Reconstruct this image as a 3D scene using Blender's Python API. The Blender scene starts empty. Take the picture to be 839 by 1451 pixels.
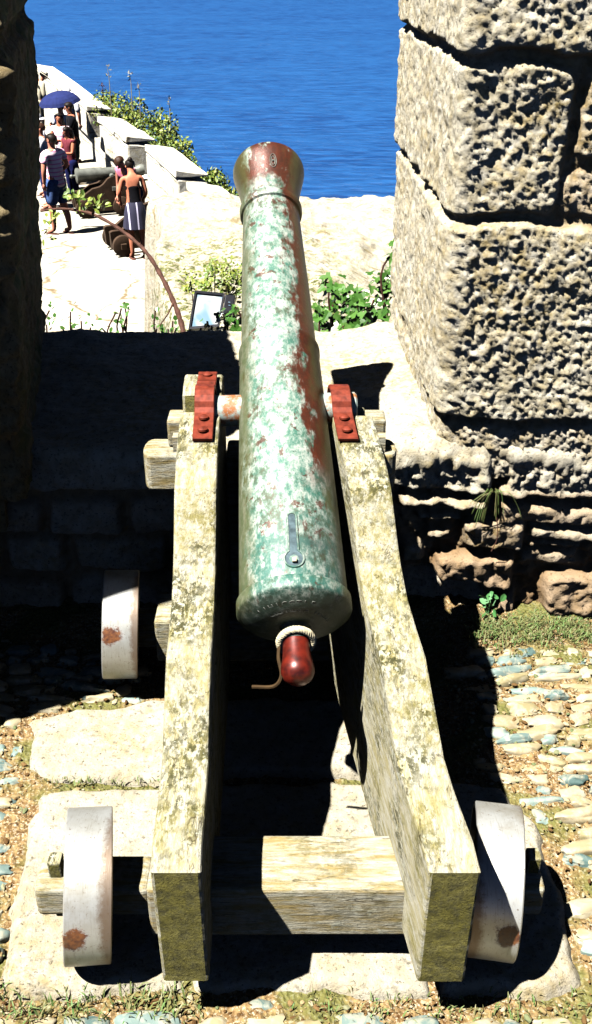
import bpy, bmesh, math, random
import numpy as np
from mathutils import Vector, Matrix, Euler

random.seed(7)
RNG = np.random.default_rng(11)
S = bpy.context.scene
COL = S.collection
R = math.radians

# ------------------------------------------------------------------ camera geometry (a point of the photo -> a point of the place)
FPX, CX, CY = 1411.0, 419.5, 725.5
CAM = Vector((0, 0, 1.65)); PITCH = R(30)
def ray(px, py):
    dx, dy = (px - CX) / FPX, (py - CY) / FPX
    return Vector((dx, math.cos(PITCH) - dy * math.sin(PITCH), -math.sin(PITCH) - dy * math.cos(PITCH)))
def atZ(px, py, z=0.0):
    d = ray(px, py); t = (z - CAM.z) / d.z
    return CAM + d * t
def atY(px, py, y):
    d = ray(px, py); return CAM + d * (y / d.y)

# ------------------------------------------------------------------ noise
def _h(ix, iy, iz, s):
    with np.errstate(over='ignore'):
        h = (ix.astype(np.uint32) * np.uint32(374761393) + iy.astype(np.uint32) * np.uint32(668265263)
             + iz.astype(np.uint32) * np.uint32(2147483647) + np.uint32(s) * np.uint32(974634541))
        h = (h ^ (h >> np.uint32(13))) * np.uint32(1274126177)
        h = h ^ (h >> np.uint32(16))
        h = h * np.uint32(2246822519); h = h ^ (h >> np.uint32(15))
    return h.astype(np.float64) / 4294967295.0
def vn(x, y, z=0.0, s=0):
    x, y, z = np.broadcast_arrays(np.asarray(x, float), np.asarray(y, float), np.asarray(z, float))
    ix, iy, iz = np.floor(x).astype(np.int64), np.floor(y).astype(np.int64), np.floor(z).astype(np.int64)
    fx, fy, fz = x - ix, y - iy, z - iz
    fx, fy, fz = [f * f * f * (f * (f * 6 - 15) + 10) for f in (fx, fy, fz)]
    r = 0
    for a in (0, 1):
        for b in (0, 1):
            for c in (0, 1):
                w = (fx if a else 1 - fx) * (fy if b else 1 - fy) * (fz if c else 1 - fz)
                r = r + w * _h(ix + a, iy + b, iz + c, s)
    return r * 2 - 1
def fbm(x, y, z=0.0, o=4, g=0.5, s=0):
    a, t, f = 1.0, 0, 1.0
    for k in range(o):
        t = t + a * vn(np.asarray(x) * f, np.asarray(y) * f, np.asarray(z) * f, s + k * 17); a *= g; f *= 2.03
    return t
def sstep(a, b, x):
    t = np.clip((x - a) / (b - a), 0, 1); return t * t * (3 - 2 * t)

# ------------------------------------------------------------------ objects
def link(o): COL.objects.link(o); return o
def thing(name, label, cat, loc=(0, 0, 0), rotz=0, group=None):
    o = link(bpy.data.objects.new(name, None)); o.empty_display_size = .1
    o.location = loc; o.rotation_euler = (0, 0, rotz)
    o['label'] = label; o['category'] = cat
    if group: o['group'] = group
    return o
def tag(o, label, cat, group=None, kind=None):
    o['label'] = label; o['category'] = cat
    if group: o['group'] = group
    if kind: o['kind'] = kind
    return o
def obj(name, me, mat, parent=None, smooth=False, local=False, label=None):
    """bmesh or mesh -> one object; coordinates are world unless local; re-based on its thing."""
    if isinstance(me, bmesh.types.BMesh):
        bm = me; me = bpy.data.meshes.new(name)
        bmesh.ops.recalc_face_normals(bm, faces=bm.faces[:])
        bm.to_mesh(me); bm.free()
    me.name = name
    if smooth:
        me.polygons.foreach_set('use_smooth', [True] * len(me.polygons))
        if name not in ('body', 'hair'): me.set_sharp_from_angle(angle=R(42))
    for m in (mat if isinstance(mat, (list, tuple)) else [mat]): me.materials.append(m)
    o = link(bpy.data.objects.new(name, me))
    if parent is not None:
        if not local:
            top = parent
            off = Vector((0, 0, 0))
            while top is not None: off += top.location; top = top.parent
            me.transform(Matrix.Translation(-off))
        o.parent = parent
    if label: o['label'] = label
    return o
def structure(o, kind='structure'): o['kind'] = kind; return o

def grid_mesh(V, name='g', attrs=None, smooth=True):
    n, m = V.shape[:2]
    me = bpy.data.meshes.new(name)
    idx = np.arange(n * m).reshape(n, m)
    f = np.stack([idx[:-1, :-1], idx[:-1, 1:], idx[1:, 1:], idx[1:, :-1]], -1).reshape(-1, 4)
    me.vertices.add(n * m); me.vertices.foreach_set('co', V.reshape(-1).astype(np.float32))
    me.loops.add(f.size); me.loops.foreach_set('vertex_index', f.reshape(-1).astype(np.int32))
    me.polygons.add(len(f)); me.polygons.foreach_set('loop_start', np.arange(0, f.size, 4, dtype=np.int32))
    me.update(calc_edges=True)
    for k, a in (attrs or {}).items():
        at = me.attributes.new(k, 'FLOAT', 'POINT'); at.data.foreach_set('value', np.ascontiguousarray(a.reshape(-1), np.float32))
    if smooth: me.polygons.foreach_set('use_smooth', [True] * len(f))
    return me
def merge_mesh(me, bm2):
    """adds bm2's shape to mesh me (keeping attributes)"""
    bm = bmesh.new(); bm.from_mesh(me)
    tmp = bpy.data.meshes.new('t'); bm2.to_mesh(tmp); bm2.free(); bm.from_mesh(tmp); bpy.data.meshes.remove(tmp)
    bm.to_mesh(me); bm.free(); return me

def hexa(bm, b4, t4):
    vs = [bm.verts.new(p) for p in list(b4) + list(t4)]
    for q in ((3, 2, 1, 0), (4, 5, 6, 7), (0, 1, 5, 4), (1, 2, 6, 5), (2, 3, 7, 6), (3, 0, 4, 7)):
        bm.faces.new([vs[i] for i in q])
    return vs
def box(bm, x0, x1, y0, y1, z0, z1):
    return hexa(bm, [(x0, y0, z0), (x1, y0, z0), (x1, y1, z0), (x0, y1, z0)], [(x0, y0, z1), (x1, y0, z1), (x1, y1, z1), (x0, y1, z1)])
def bevel(bm, w, seg=2, ang=30):
    bmesh.ops.recalc_face_normals(bm, faces=bm.faces[:])
    es = [e for e in bm.edges if len(e.link_faces) == 2 and e.calc_face_angle(0) > R(ang)]
    bmesh.ops.bevel(bm, geom=es, offset=w, segments=seg, affect='EDGES', profile=.5, clamp_overlap=True)
    return bm
def frame_of(d):
    d = Vector(d).normalized()
    a = Vector((0, 0, 1)) if abs(d.z) < .9 else Vector((1, 0, 0))
    x = d.cross(a).normalized(); return x, x.cross(d).normalized() * -1, d
def lathe(bm, o, d, prof, n=32, xup=None):
    """prof: list of (s along d, radius)"""
    o = Vector(o); x, y, d = frame_of(d)
    rings = []
    for s, r in prof:
        if r < 1e-5: rings.append([bm.verts.new(o + d * s)])
        else: rings.append([bm.verts.new(o + d * s + (x * math.cos(2 * math.pi * k / n) + y * math.sin(2 * math.pi * k / n)) * r) for k in range(n)])
    for a, b in zip(rings, rings[1:]):
        for k in range(n):
            k2 = (k + 1) % n
            if len(a) == 1 and len(b) == 1: continue
            if len(a) == 1: bm.faces.new((a[0], b[k], b[k2]))
            elif len(b) == 1: bm.faces.new((a[k], a[k2], b[0]))
            else: bm.faces.new((a[k], a[k2], b[k2], b[k]))
    return bm
def tube(bm, pts, rad, n=8, cap=True):
    pts = [Vector(p) for p in pts]
    rad = rad if isinstance(rad, (list, tuple)) else [rad] * len(pts)
    prev = None; rings = []
    for i, p in enumerate(pts):
        d = (pts[min(i + 1, len(pts) - 1)] - pts[max(i - 1, 0)]).normalized()
        if prev is None: x, y, _ = frame_of(d)
        else:
            x = (prev - d * prev.dot(d)).normalized(); y = d.cross(x)
        prev = x
        rings.append([bm.verts.new(p + (x * math.cos(2 * math.pi * k / n) + y * math.sin(2 * math.pi * k / n)) * rad[i]) for k in range(n)])
    for a, b in zip(rings, rings[1:]):
        for k in range(n): bm.faces.new((a[k], a[(k + 1) % n], b[(k + 1) % n], b[k]))
    if cap:
        bm.faces.new(rings[0][::-1]); bm.faces.new(rings[-1])
    return bm
def spline(pts, n=24):
    pts = [Vector(p) for p in pts]; q = [pts[0] * 2 - pts[1]] + pts + [pts[-1] * 2 - pts[-2]]
    out = []
    for i in range(1, len(q) - 2):
        k = max(2, n // (len(pts) - 1))
        for j in range(k):
            t = j / k; a, b, c, d = q[i - 1], q[i], q[i + 1], q[i + 2]
            out.append(.5 * ((2 * b) + (c - a) * t + (2 * a - 5 * b + 4 * c - d) * t * t + (3 * b - a - 3 * c + d) * t ** 3))
    return out + [pts[-1]]

# ------------------------------------------------------------------ materials
ALB = .50
class NT:
    def __init__(s, name):
        s.m = bpy.data.materials.new(name); s.m.use_nodes = True
        s.t = s.m.node_tree; s.b = s.t.nodes['Principled BSDF']
    def n(s, typ, **kw):
        n = s.t.nodes.new('ShaderNode' + typ)
        for k, v in kw.items():
            if k.startswith('_'): setattr(n, k[1:], v)
            else: s.set(n.inputs[k.replace('__', ' ')], v)
        return n
    def set(s, i, v):
        if isinstance(v, bpy.types.NodeSocket): s.t.links.new(v, i)
        elif isinstance(v, bpy.types.Node): s.t.links.new(v.outputs[0], i)
        else:
            if isinstance(v, (tuple, list)) and len(v) == 3 and i.type == 'RGBA': v = (*v, 1)
            i.default_value = v
    def coord(s, scale=(1, 1, 1), out='Object'):
        c = s.n('TexCoord'); m = s.n('Mapping'); s.t.links.new(c.outputs[out], m.inputs[0]); m.inputs['Scale'].default_value = scale
        return m.outputs[0]
    def noise(s, vec, scale, detail=4, rough=.55, dist=0.0):
        return s.n('TexNoise', Vector=vec, Scale=scale, Detail=detail, Roughness=rough, Distortion=dist).outputs[0]
    def ramp(s, fac, stops, interp='LINEAR'):
        r = s.t.nodes.new('ShaderNodeValToRGB'); s.set(r.inputs[0], fac); e = r.color_ramp.elements
        r.color_ramp.interpolation = interp
        while len(e) < len(stops): e.new(.5)
        for x, (p, c) in zip(e, stops):
            x.position = p; x.color = (*c, 1) if isinstance(c, (tuple, list)) else (c, c, c, 1)
        return r.outputs[0]
    def mix(s, f, a, b, mode='MIX'):
        m = s.t.nodes.new('ShaderNodeMix'); m.data_type = 'RGBA'; m.blend_type = mode
        s.set(m.inputs[0], f); s.set(m.inputs[6], a); s.set(m.inputs[7], b); return m.outputs[2]
    def math(s, op, a, b=0.0, c=None):
        m = s.t.nodes.new('ShaderNodeMath'); m.operation = op; s.set(m.inputs[0], a); s.set(m.inputs[1], b)
        if c is not None: s.set(m.inputs[2], c)
        return m.outputs[0]
    def attr(s, name): return s.n('Attribute', _attribute_name=name).outputs['Fac']
    def bump(s, h, strength=.5, dist=.01, prev=None):
        b = s.n('Bump', Strength=strength, Distance=dist, Height=h)
        if prev is not None: s.set(b.inputs['Normal'], prev)
        return b.outputs[0]
    def fin(s, color, rough=.8, normal=None, metal=0.0, spec=None, **kw):
        color = s.mix(1.0, color, (ALB, ALB, ALB), 'MULTIPLY')
        s.set(s.b.inputs['Base Color'], color); s.set(s.b.inputs['Roughness'], rough); s.set(s.b.inputs['Metallic'], metal)
        if normal is not None: s.set(s.b.inputs['Normal'], normal)
        if spec is not None: s.set(s.b.inputs['Specular IOR Level'], spec)
        for k, v in kw.items(): s.set(s.b.inputs[k.replace('__', ' ')], v)
        return s.m

def plain(name, c, rough=.7, metal=0.0, var=.25, scale=30, spec=.12):
    t = NT(name); v = t.coord()
    n = t.noise(v, scale, 3)
    col = t.mix(t.ramp(n, [(.3, 0.0), (.7, 1.0)]), tuple(x * (1 - var) for x in c), tuple(min(1, x * (1 + var)) for x in c))
    return t.fin(col, rough, t.bump(n, .15, .004), metal, spec)

def m_granite(name, light=(.68, .64, .53), mid=(.46, .39, .24), dark=(.03, .025, .015), lichen=(.38, .28, .10), sp=1.0, bumpd=.006, attr=True):
    t = NT(name); v = t.coord()
    big = t.noise(v, 3.2 * sp, 5, .6); med = t.noise(v, 22 * sp, 5, .65); fine = t.noise(v, 130 * sp, 4, .7)
    col = t.mix(t.ramp(med, [(.33, 0.0), (.62, 1.0)]), mid, light)
    col = t.mix(t.math('MULTIPLY', t.ramp(big, [(.42, 0.0), (.68, 1.0)]), t.ramp(t.noise(v, 45 * sp, 3), [(.4, 0.0), (.65, 1.0)])), col, lichen)
    col = t.mix(t.ramp(fine, [(.30, 1.0), (.43, 0.0)]), col, dark)
    col = t.mix(t.math('MULTIPLY', t.ramp(t.noise(v, 60 * sp, 3, .6), [(.58, 0.0), (.68, 1.0)]), .6), col, tuple(x * .35 for x in mid))
    if attr:
        col = t.mix(t.math('MULTIPLY', t.attr('mortar'), .75), col, (.30, .22, .11))
        col = t.mix(t.attr('tone'), col, t.mix(1.0, col, (.62, .40, .24), 'MULTIPLY'))
        col = t.mix(t.math('MULTIPLY', t.attr('moss'), t.ramp(t.noise(v, 9, 4, .6), [(.42, 0.0), (.6, .9)])), col, (.09, .13, .05))
    if name == 'pale_granite':
        sx = t.n('SeparateXYZ', Vector=v); cv = t.n('CombineXYZ', X=sx.outputs[1], Y=sx.outputs[2])
        wv = t.n('VectorMath', _operation='ADD'); t.t.links.new(cv.outputs[0], wv.inputs[0]); wn = t.n('TexNoise', Vector=v, Scale=2.0, Detail=3)
        sc_ = t.n('VectorMath', _operation='SCALE', Scale=.16); t.t.links.new(wn.outputs['Color'], sc_.inputs[0]); t.t.links.new(sc_.outputs[0], wv.inputs[1])
        bk = t.n('TexBrick', Vector=wv.outputs[0], Scale=1.0); bk.inputs['Brick Width'].default_value = .85; bk.inputs['Row Height'].default_value = .40; bk.inputs['Mortar Size'].default_value = .016; bk.inputs['Mortar Smooth'].default_value = .4
        col = t.mix(t.math('MULTIPLY', bk.outputs['Fac'], t.ramp(med, [(.42, .9), (.60, .2)])), col, (.17, .13, .07))
    nb = t.bump(t.noise(v, 70 * sp, 6, .75), .9, bumpd)
    nb = t.bump(fine, .6, bumpd * .4, nb)
    return t.fin(col, .9, nb, spec=.2)

def m_wood(name, pale=(.54, .52, .42), tan=(.40, .35, .17), dark=(.055, .055, .02), grain=(14, 1.6, 14), lich=1.0, warm=(.25, .22, .07)):
    t = NT(name); v0 = t.coord(); v = t.coord(grain)
    g = t.noise(v, 5, 8, .75, .4); g2 = t.noise(v, 16, 6, .7, .3); g3 = t.noise(v, 3, 3, .5, .8)
    blot = t.noise(v0, 6.5, 6, .7, .2); vs = t.coord(tuple(1 if x > 4 else .42 for x in grain)); spots = t.noise(vs, 150, 4, .7); sp2 = t.noise(vs, 64, 6, .8)
    col = t.mix(t.ramp(g, [(.40, 0.0), (.58, 1.0)]), tan, pale)
    # lichen: crisp speckle gathered in irregular patches
    zone = t.ramp(blot, [(.45, 0.0), (.60, 1.0)])
    wm = t.math('MULTIPLY', t.ramp(t.noise(v0, 10, 6, .75), [(.48, 0.0), (.60, 1.0)]), t.ramp(sp2, [(.44, 0.0), (.52, 1.0)]))
    col = t.mix(t.math('MULTIPLY', wm, .9 * lich), col, warm)
    lm = t.math('MULTIPLY', zone, t.ramp(t.math('ADD', t.math('MULTIPLY', spots, .5), t.math('MULTIPLY', sp2, .5)), [(.47, 0.0), (.52, 1.0)]))
    col = t.mix(t.math('MULTIPLY', lm, .92 * lich), col, dark)
    pl_ = t.math('MULTIPLY', zone, t.ramp(t.noise(v0, 60, 4, .6), [(.58, 0.0), (.62, 1.0)]))
    col = t.mix(t.math('MULTIPLY', pl_, .8 * lich), col, (.58, .60, .48))
    geo = t.n('NewGeometry'); gs = t.n('SeparateXYZ', Vector=geo.outputs['Normal'])
    endg = t.math('GREATER_THAN', t.math('MULTIPLY', gs.outputs['Y' if grain[1] < 4 else 'X'], -1.0 if grain[1] < 4 else -1.0), .93)
    moss = t.mix(t.ramp(sp2, [(.36, 0.0), (.60, 1.0)]), (.05, .048, .008), (.26, .23, .05))
    col = t.mix(t.math('MULTIPLY', endg, .9 * lich), col, moss)
    # drying cracks along the grain
    crk = t.math('MULTIPLY', t.ramp(g2, [(.30, 1.0), (.37, 0.0)]), .85)
    col = t.mix(crk, col, (.03, .02, .008))
    lc = t.ramp(t.noise(t.coord(tuple(x * 2.2 for x in grain)), 1.6, 3, .5, .6), [(.485, 0.0), (.5, 1.0), (.515, 0.0)])
    col = t.mix(t.math('MULTIPLY', lc, t.ramp(g3, [(.5, 0.0), (.6, .8)])), col, (.04, .025, .01))
    nb = t.bump(g2, .8, .005); nb = t.bump(sp2, .5, .005, nb); nb = t.bump(g, .5, .004, nb)
    return t.fin(col, .9, nb, spec=.12)

def m_leaf(name, a, b, c, rough=.45):
    t = NT(name); rp = t.n('NewGeometry').outputs['Random Per Island']
    col = t.ramp(rp, [(0, a), (.5, b), (1, c)])
    return t.fin(col, rough, spec=.4)

M = {}
M['granite'] = m_granite('granite_wall')
M['granite_shaded'] = m_granite('shade_darkened_granite', light=(.36, .29, .16), mid=(.17, .13, .06), dark=(.015, .015, .01), lichen=(.20, .14, .05))  # wall granite darkened in colour so the left merlon looks in shade
M['granite_sill'] = m_granite('granite_sill', light=(.64, .60, .49), mid=(.46, .41, .30), lichen=(.42, .33, .15), bumpd=.005)
ALB = .72
M['granite_far'] = m_granite('pale_granite', light=(.78, .76, .68), mid=(.62, .58, .48), lichen=(.45, .37, .2), sp=.5, attr=False, dark=(.16, .14, .1))
ALB = .50
M['slab'] = m_granite('paving_granite', light=(.54, .50, .41), mid=(.42, .37, .26), lichen=(.40, .31, .14), dark=(.06, .05, .03), bumpd=.007, attr=False)
ALB = .72
M['pavement'] = m_granite('terrace_paving', light=(.64, .61, .53), mid=(.56, .52, .43), lichen=(.5, .42, .28), sp=.25, attr=False, dark=(.36, .32, .24))
ALB = .50
def m_flags():
    t = NT('terrace_flagstones'); v = t.coord(); 
    w = t.n('VectorMath', _operation='ADD'); t.t.links.new(v, w.inputs[0]); wn = t.n('TexNoise', Vector=v, Scale=1.2, Detail=4); t.t.links.new(wn.outputs['Color'], w.inputs[1])
    vo = t.n('TexVoronoi', _feature='DISTANCE_TO_EDGE', Vector=w.outputs[0], Scale=.55)
    n = t.noise(v, 2.2, 7, .75); n2 = t.noise(v, 25, 5, .7)
    col = t.mix(t.ramp(n, [(.40, 0.0), (.58, 1.0)]), (.40, .36, .28), (.54, .51, .44))
    col = t.mix(t.ramp(n2, [(.30, .7), (.42, 0.0)]), col, (.26, .22, .15))
    col = t.mix(t.math('MULTIPLY', t.ramp(vo.outputs['Distance'], [(.008, 1.0), (.022, 0.0)]), t.ramp(n, [(.44, .9), (.62, .1)])), col, (.16, .11, .05))
    return t.fin(col, .95, t.bump(n2, .5, .02), spec=.1)
ALB = .62
M['pavement'] = m_flags()
ALB = .50
M['wood'] = m_wood('weathered_oak')
M['wood_x'] = m_wood('weathered_oak_crosswise', grain=(2.0, 14, 14), lich=.5, tan=(.38, .29, .12))
M['iron_red'] = plain('red_oxide_iron', (.20, .035, .018), .55, .2, .5, 60)
M['dark_iron'] = plain('dark_iron', (.05, .04, .04), .5, .6, .4, 60)
M['brown_paint'] = plain('brown_painted_wood', (.075, .045, .028), .6, 0, .4, 8)
M['far_bronze'] = plain('grey_green_bronze', (.24, .25, .22), .5, .3, .4, 7)
M['rope'] = plain('white_rope', (.68, .60, .40), .9, 0, .25, 90)
M['cord'] = plain('tarred_cord', (.06, .035, .014), .9, 0, .3, 60)
M['flood_frame'] = plain('black_painted_aluminium', (.012, .013, .02), .4, .2, .3, 30)
M['bark'] = plain('bramble_bark', (.11, .05, .035), .8, 0, .5, 40)
M['ivy'] = m_leaf('ivy_leaf', (.035, .10, .012), (.06, .17, .025), (.12, .24, .05), .32)
M['grass'] = m_leaf('grass_blade', (.10, .15, .03), (.24, .22, .09), (.10, .24, .05), .6)
M['hedge'] = m_leaf('hedge_leaf', (.08, .17, .015), (.20, .27, .025), (.32, .34, .05), .55)
M['weed'] = m_leaf('weed_leaf', (.06, .20, .05), (.10, .30, .10), (.16, .34, .16), .4)
M['straw'] = plain('dry_stalk', (.45, .40, .25), .8)
ALB = .85
M['skin'] = plain('sunlit_skin', (.50, .20, .13), .55, 0, .12, 20)
M['skin_tan'] = plain('tanned_skin', (.42, .15, .085), .55, 0, .12, 20)
M['hair'] = plain('dark_hair', (.008, .005, .004), .5, 0, .4, 60)
M['hair_brown'] = plain('brown_hair', (.03, .013, .007), .5, 0, .4, 60)
M['white_cloth'] = plain('white_cloth', (.74, .73, .76), .85, 0, .08, 12)
M['straw_hat'] = plain('straw_hat', (.66, .60, .46), .85, 0, .15, 60)
M['black_cloth'] = plain('black_cloth', (.003, .003, .005), 1.0, 0, .3, 20)
M['navy_cloth'] = plain('navy_cloth', (.006, .008, .05), 1.0, 0, .3, 20)
M['denim'] = plain('blue_denim', (.05, .09, .22), .85, 0, .4, 20)
M['pink_cloth'] = plain('pink_cloth', (.60, .17, .26), .85, 0, .2, 20)
M['green_cloth'] = plain('grey_green_cloth', (.08, .13, .10), .85, 0, .3, 20)
M['beige_cloth'] = plain('beige_cloth', (.50, .45, .33), .85, 0, .15, 20)
M['dark_red_cloth'] = plain('dark_red_cloth', (.12, .02, .03), .85, 0, .3, 20)
M['lens'] = plain('dark_lens', (.01, .01, .012), .15, 0, .1, 20)
M['eye'] = plain('dark_eye', (.02, .015, .012), .3)
M['lip'] = plain('lip', (.35, .08, .07), .5)
M['umbrella'] = plain('navy_umbrella_cloth', (.010, .016, .075), .9, 0, .2, 10)
M['blue_plastic'] = plain('blue_plastic', (.08, .25, .6), .4)
M['sandal'] = plain('brown_sandal', (.10, .04, .03), .7)

ALB = 1.0
def stripes(name, a, b, freq, axis='Z', duty=.5):
    t = NT(name); c = t.n('TexCoord'); sp = t.n('SeparateXYZ', Vector=c.outputs['Object'])
    s = t.math('FRACT', t.math('MULTIPLY', sp.outputs[axis], freq))
    return t.fin(t.mix(t.math('LESS_THAN', s, duty), a, b), .85)
M['stripe_shirt'] = stripes('pink_striped_shirt', (.95, .72, .78), (.80, .26, .46), 14, 'Z', .3)
M['check_shirt'] = stripes('blue_striped_shirt', (.72, .72, .80), (.22, .26, .55), 9, 'X', .35)
M['skirt'] = stripes('striped_navy_skirt', (.002, .002, .02), (.50, .47, .62), 7, 'X', .16)

ALB = .50
def m_barrel():
    t = NT('patinated_bronze')
    v = t.coord()
    c = t.n('TexCoord'); sp = t.n('SeparateXYZ', Vector=c.outputs['Object'])   # local: Y along the bore, X to the right
    x, y = sp.outputs[0], sp.outputs[1]
    n1 = t.noise(v, 9, 6, .72, .2); n2 = t.noise(t.coord((1, .6, 1)), 58, 7, .78, .1); n3 = t.noise(v, 130, 4, .75)
    vs = t.coord((1, .35, 1)); ns = t.noise(vs, 30, 5, .7)
    pat = t.mix(t.ramp(n2, [(.41, 0.0), (.60, 1.0)]), (.045, .165, .115), (.46, .50, .44))
    pat = t.mix(t.math('MULTIPLY', t.ramp(t.math('ADD', y, t.math('MULTIPLY', n1, .3)), [(.16, 1.0), (.50, 0.0)]), t.ramp(n2, [(.44, .9), (.58, .15)])), pat, (.02, .13, .10))
    pat = t.mix(t.ramp(n3, [(.32, 1.0), (.42, 0.0)]), pat, (.02, .09, .06))
    pat = t.mix(t.math('MULTIPLY', t.ramp(n1, [(.50, 0.0), (.60, .8)]), t.ramp(n2, [(.42, 1.0), (.52, 0.0)])), pat, (.07, .06, .02))
    brn = t.mix(t.ramp(n2, [(.3, 0.0), (.7, 1.0)]), (.045, .016, .009), (.15, .030, .011))
    # bare bronze: a ragged strip down the right flank, and most of the muzzle swell
    rag = t.math('ADD', t.math('MULTIPLY', t.math('SUBTRACT', ns, .5), .16), t.math('MULTIPLY', t.math('SUBTRACT', n1, .5), .10))
    edge = t.math('MULTIPLY_ADD', y, -.014, .046)
    side = t.ramp(t.math('ADD', t.math('SUBTRACT', t.math('ADD', x, rag), edge), .5), [(.49, 0.0), (.51, 1.0)])
    gate = t.math('MULTIPLY', t.ramp(y, [(.22, 0.0), (.30, 1.0)]), side)
    ym = t.math('ADD', y, t.math('MULTIPLY', t.math('SUBTRACT', n1, .5), .28))
    muz = t.ramp(t.math('SUBTRACT', ym, .67), [(.49, 0.0), (.54, 1.0)])
    mm = t.math('MAXIMUM', gate, t.math('MULTIPLY', muz, t.ramp(t.noise(t.coord((1, .5, 1)), 13, 5, .65), [(.53, 1.0), (.57, .0)])))
    spk = t.math('MAXIMUM', t.ramp(t.noise(v, 24, 5, .75, .2), [(.59, 0.0), (.63, .85)]), t.math('MULTIPLY', t.ramp(t.noise(t.coord((1, .22, 1)), 60, 6, .78), [(.56, 0.0), (.60, .8)]), t.ramp(n1, [(.46, 0.0), (.58, 1.0)])))
    mm = t.math('MAXIMUM', mm, spk)
    col = t.mix(mm, pat, brn)
    fl = t.math('SUBTRACT', t.math('ADD', x, t.math('MULTIPLY', rag, .5)), t.math('MULTIPLY_ADD', y, -.024, .082))
    fl2 = t.math('SUBTRACT', t.math('MULTIPLY_ADD', y, .024, -.080), t.math('ADD', x, t.math('MULTIPLY', rag, .45)))
    col = t.mix(t.math('MULTIPLY', t.ramp(t.math('ADD', t.math('MAXIMUM', fl, fl2), .5), [(.49, 0.0), (.515, 1.0)]), .8), col, t.mix(n3, (.05, .045, .012), (.14, .15, .05)))  # shading of both barrel flanks put into the colour as dark olive
    # darker bare metal round the vent
    dk = t.ramp(t.math('ADD', t.math('ABSOLUTE', t.math('SUBTRACT', y, .10)), t.math('ADD', t.math('MULTIPLY', n1, .22), t.math('ABSOLUTE', t.math('SUBTRACT', x, .05)))), [(.10, 1.0), (.22, 0.0)])
    col = t.mix(t.math('MULTIPLY', dk, .75), col, (.035, .055, .05))
    lo = t.ramp(t.math('ADD', y, t.math('MULTIPLY', n2, .03)), [(.004, 1.0), (.022, 0.0)])
    col = t.mix(t.math('MULTIPLY', lo, t.ramp(n2, [(.40, 1.0), (.64, .75)])), col, (.012, .022, .014))  # breech end coloured near black to stand for its shadow
    nb = t.bump(n2, .25, .004); nb = t.bump(n3, .2, .0015, nb)
    return t.fin(col, t.ramp(mm, [(0, .55), (1, .42)]), nb, t.ramp(mm, [(0, .1), (1, .3)]), spec=.4)
M['barrel'] = m_barrel()
def m_button():
    t = NT('polished_red_bronze'); v = t.coord()
    n = t.noise(v, 40, 4, .6)
    return t.fin(t.mix(t.ramp(n, [(.35, 0.0), (.65, 1.0)]), (.06, .008, .006), (.24, .022, .010)), .34, t.bump(n, .1, .002), .4)
M['button'] = m_button()
def m_trun():
    t = NT('rusty_patinated_trunnion'); v = t.coord(); n = t.noise(v, 32, 6, .75)
    return t.fin(t.mix(t.ramp(n, [(.42, 0.0), (.54, 1.0)]), (.40, .13, .03), (.40, .50, .46)), .6, t.bump(n, .4, .004), .1)
M['trunnion'] = m_trun()
def m_tyre(name, spot):
    t = NT(name); v = t.coord(); vs = t.coord((40, 3, 3))
    n = t.noise(v, 14, 4, .6); g = t.noise(vs, 9, 4, .6)
    col = t.mix(t.ramp(n, [(.3, 0.0), (.7, 1.0)]), (.62, .61, .55), (.86, .89, .89))
    col = t.mix(t.math('MULTIPLY', t.ramp(g, [(.3, 1.0), (.45, 0.0)]), .35), col, (.25, .2, .12))
    c = t.n('TexCoord'); dv = t.n('VectorMath', _operation='DISTANCE'); t.t.links.new(c.outputs['Object'], dv.inputs[0]); dv.inputs[1].default_value = spot
    dd = t.math('ADD', dv.outputs['Value'], t.math('MULTIPLY', t.math('SUBTRACT', t.noise(v, 38, 6, .8), .5), .055))
    rust = t.ramp(dd, [(.020, 1.0), (.026, 0.0)])
    col = t.mix(rust, col, t.mix(t.ramp(t.noise(v, 120, 3), [(.35, 0.0), (.65, 1.0)]), (.08, .025, .015), (.24, .09, .03)))
    sx = t.n('SeparateXYZ', Vector=c.outputs['Object'])
    ed = t.math('ADD', t.math('ABSOLUTE', t.math('SUBTRACT', sx.outputs[0], spot[0])), t.math('MULTIPLY', t.math('SUBTRACT', t.noise(v, 60, 5, .75), .5), .03))
    col = t.mix(t.math('MULTIPLY', t.ramp(ed, [(.038, 0.0), (.050, 1.0)]), .75), col, (.20, .10, .035))
    pit = t.ramp(t.noise(v, 170, 4, .75), [(.60, 0.0), (.68, .7)])
    col = t.mix(pit, col, (.22, .13, .06))
    sr = t.ramp(t.noise(v, 8, 5, .7), [(.56, 0.0), (.75, .6)])
    col = t.mix(sr, col, (.36, .28, .15))
    return t.fin(col, .46, t.bump(g, .12, .002), t.ramp(rust, [(0, .7), (1, 0.0)]))
def m_soil():
    t = NT('gritty_soil'); v = t.coord()
    n = t.noise(v, 60, 5, .7); n2 = t.noise(v, 7, 4); vo = t.n('TexVoronoi', Vector=v, Scale=110)
    col = t.mix(t.ramp(n, [(.36, 0.0), (.60, 1.0)]), (.10, .045, .013), (.37, .25, .11))
    col = t.mix(t.ramp(t.noise(v, 150, 3, .7), [(.54, 0.0), (.62, 1.0)]), col, (.54, .46, .32))
    col = t.mix(t.math('MULTIPLY', t.ramp(n2, [(.47, 0.0), (.60, 1.0)]), .75), col, (.14, .16, .04))
    nb = t.bump(vo.outputs['Distance'], .8, .008); nb = t.bump(n, .6, .006, nb)
    return t.fin(col, .95, nb, spec=.1)
M['soil'] = m_soil()
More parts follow.
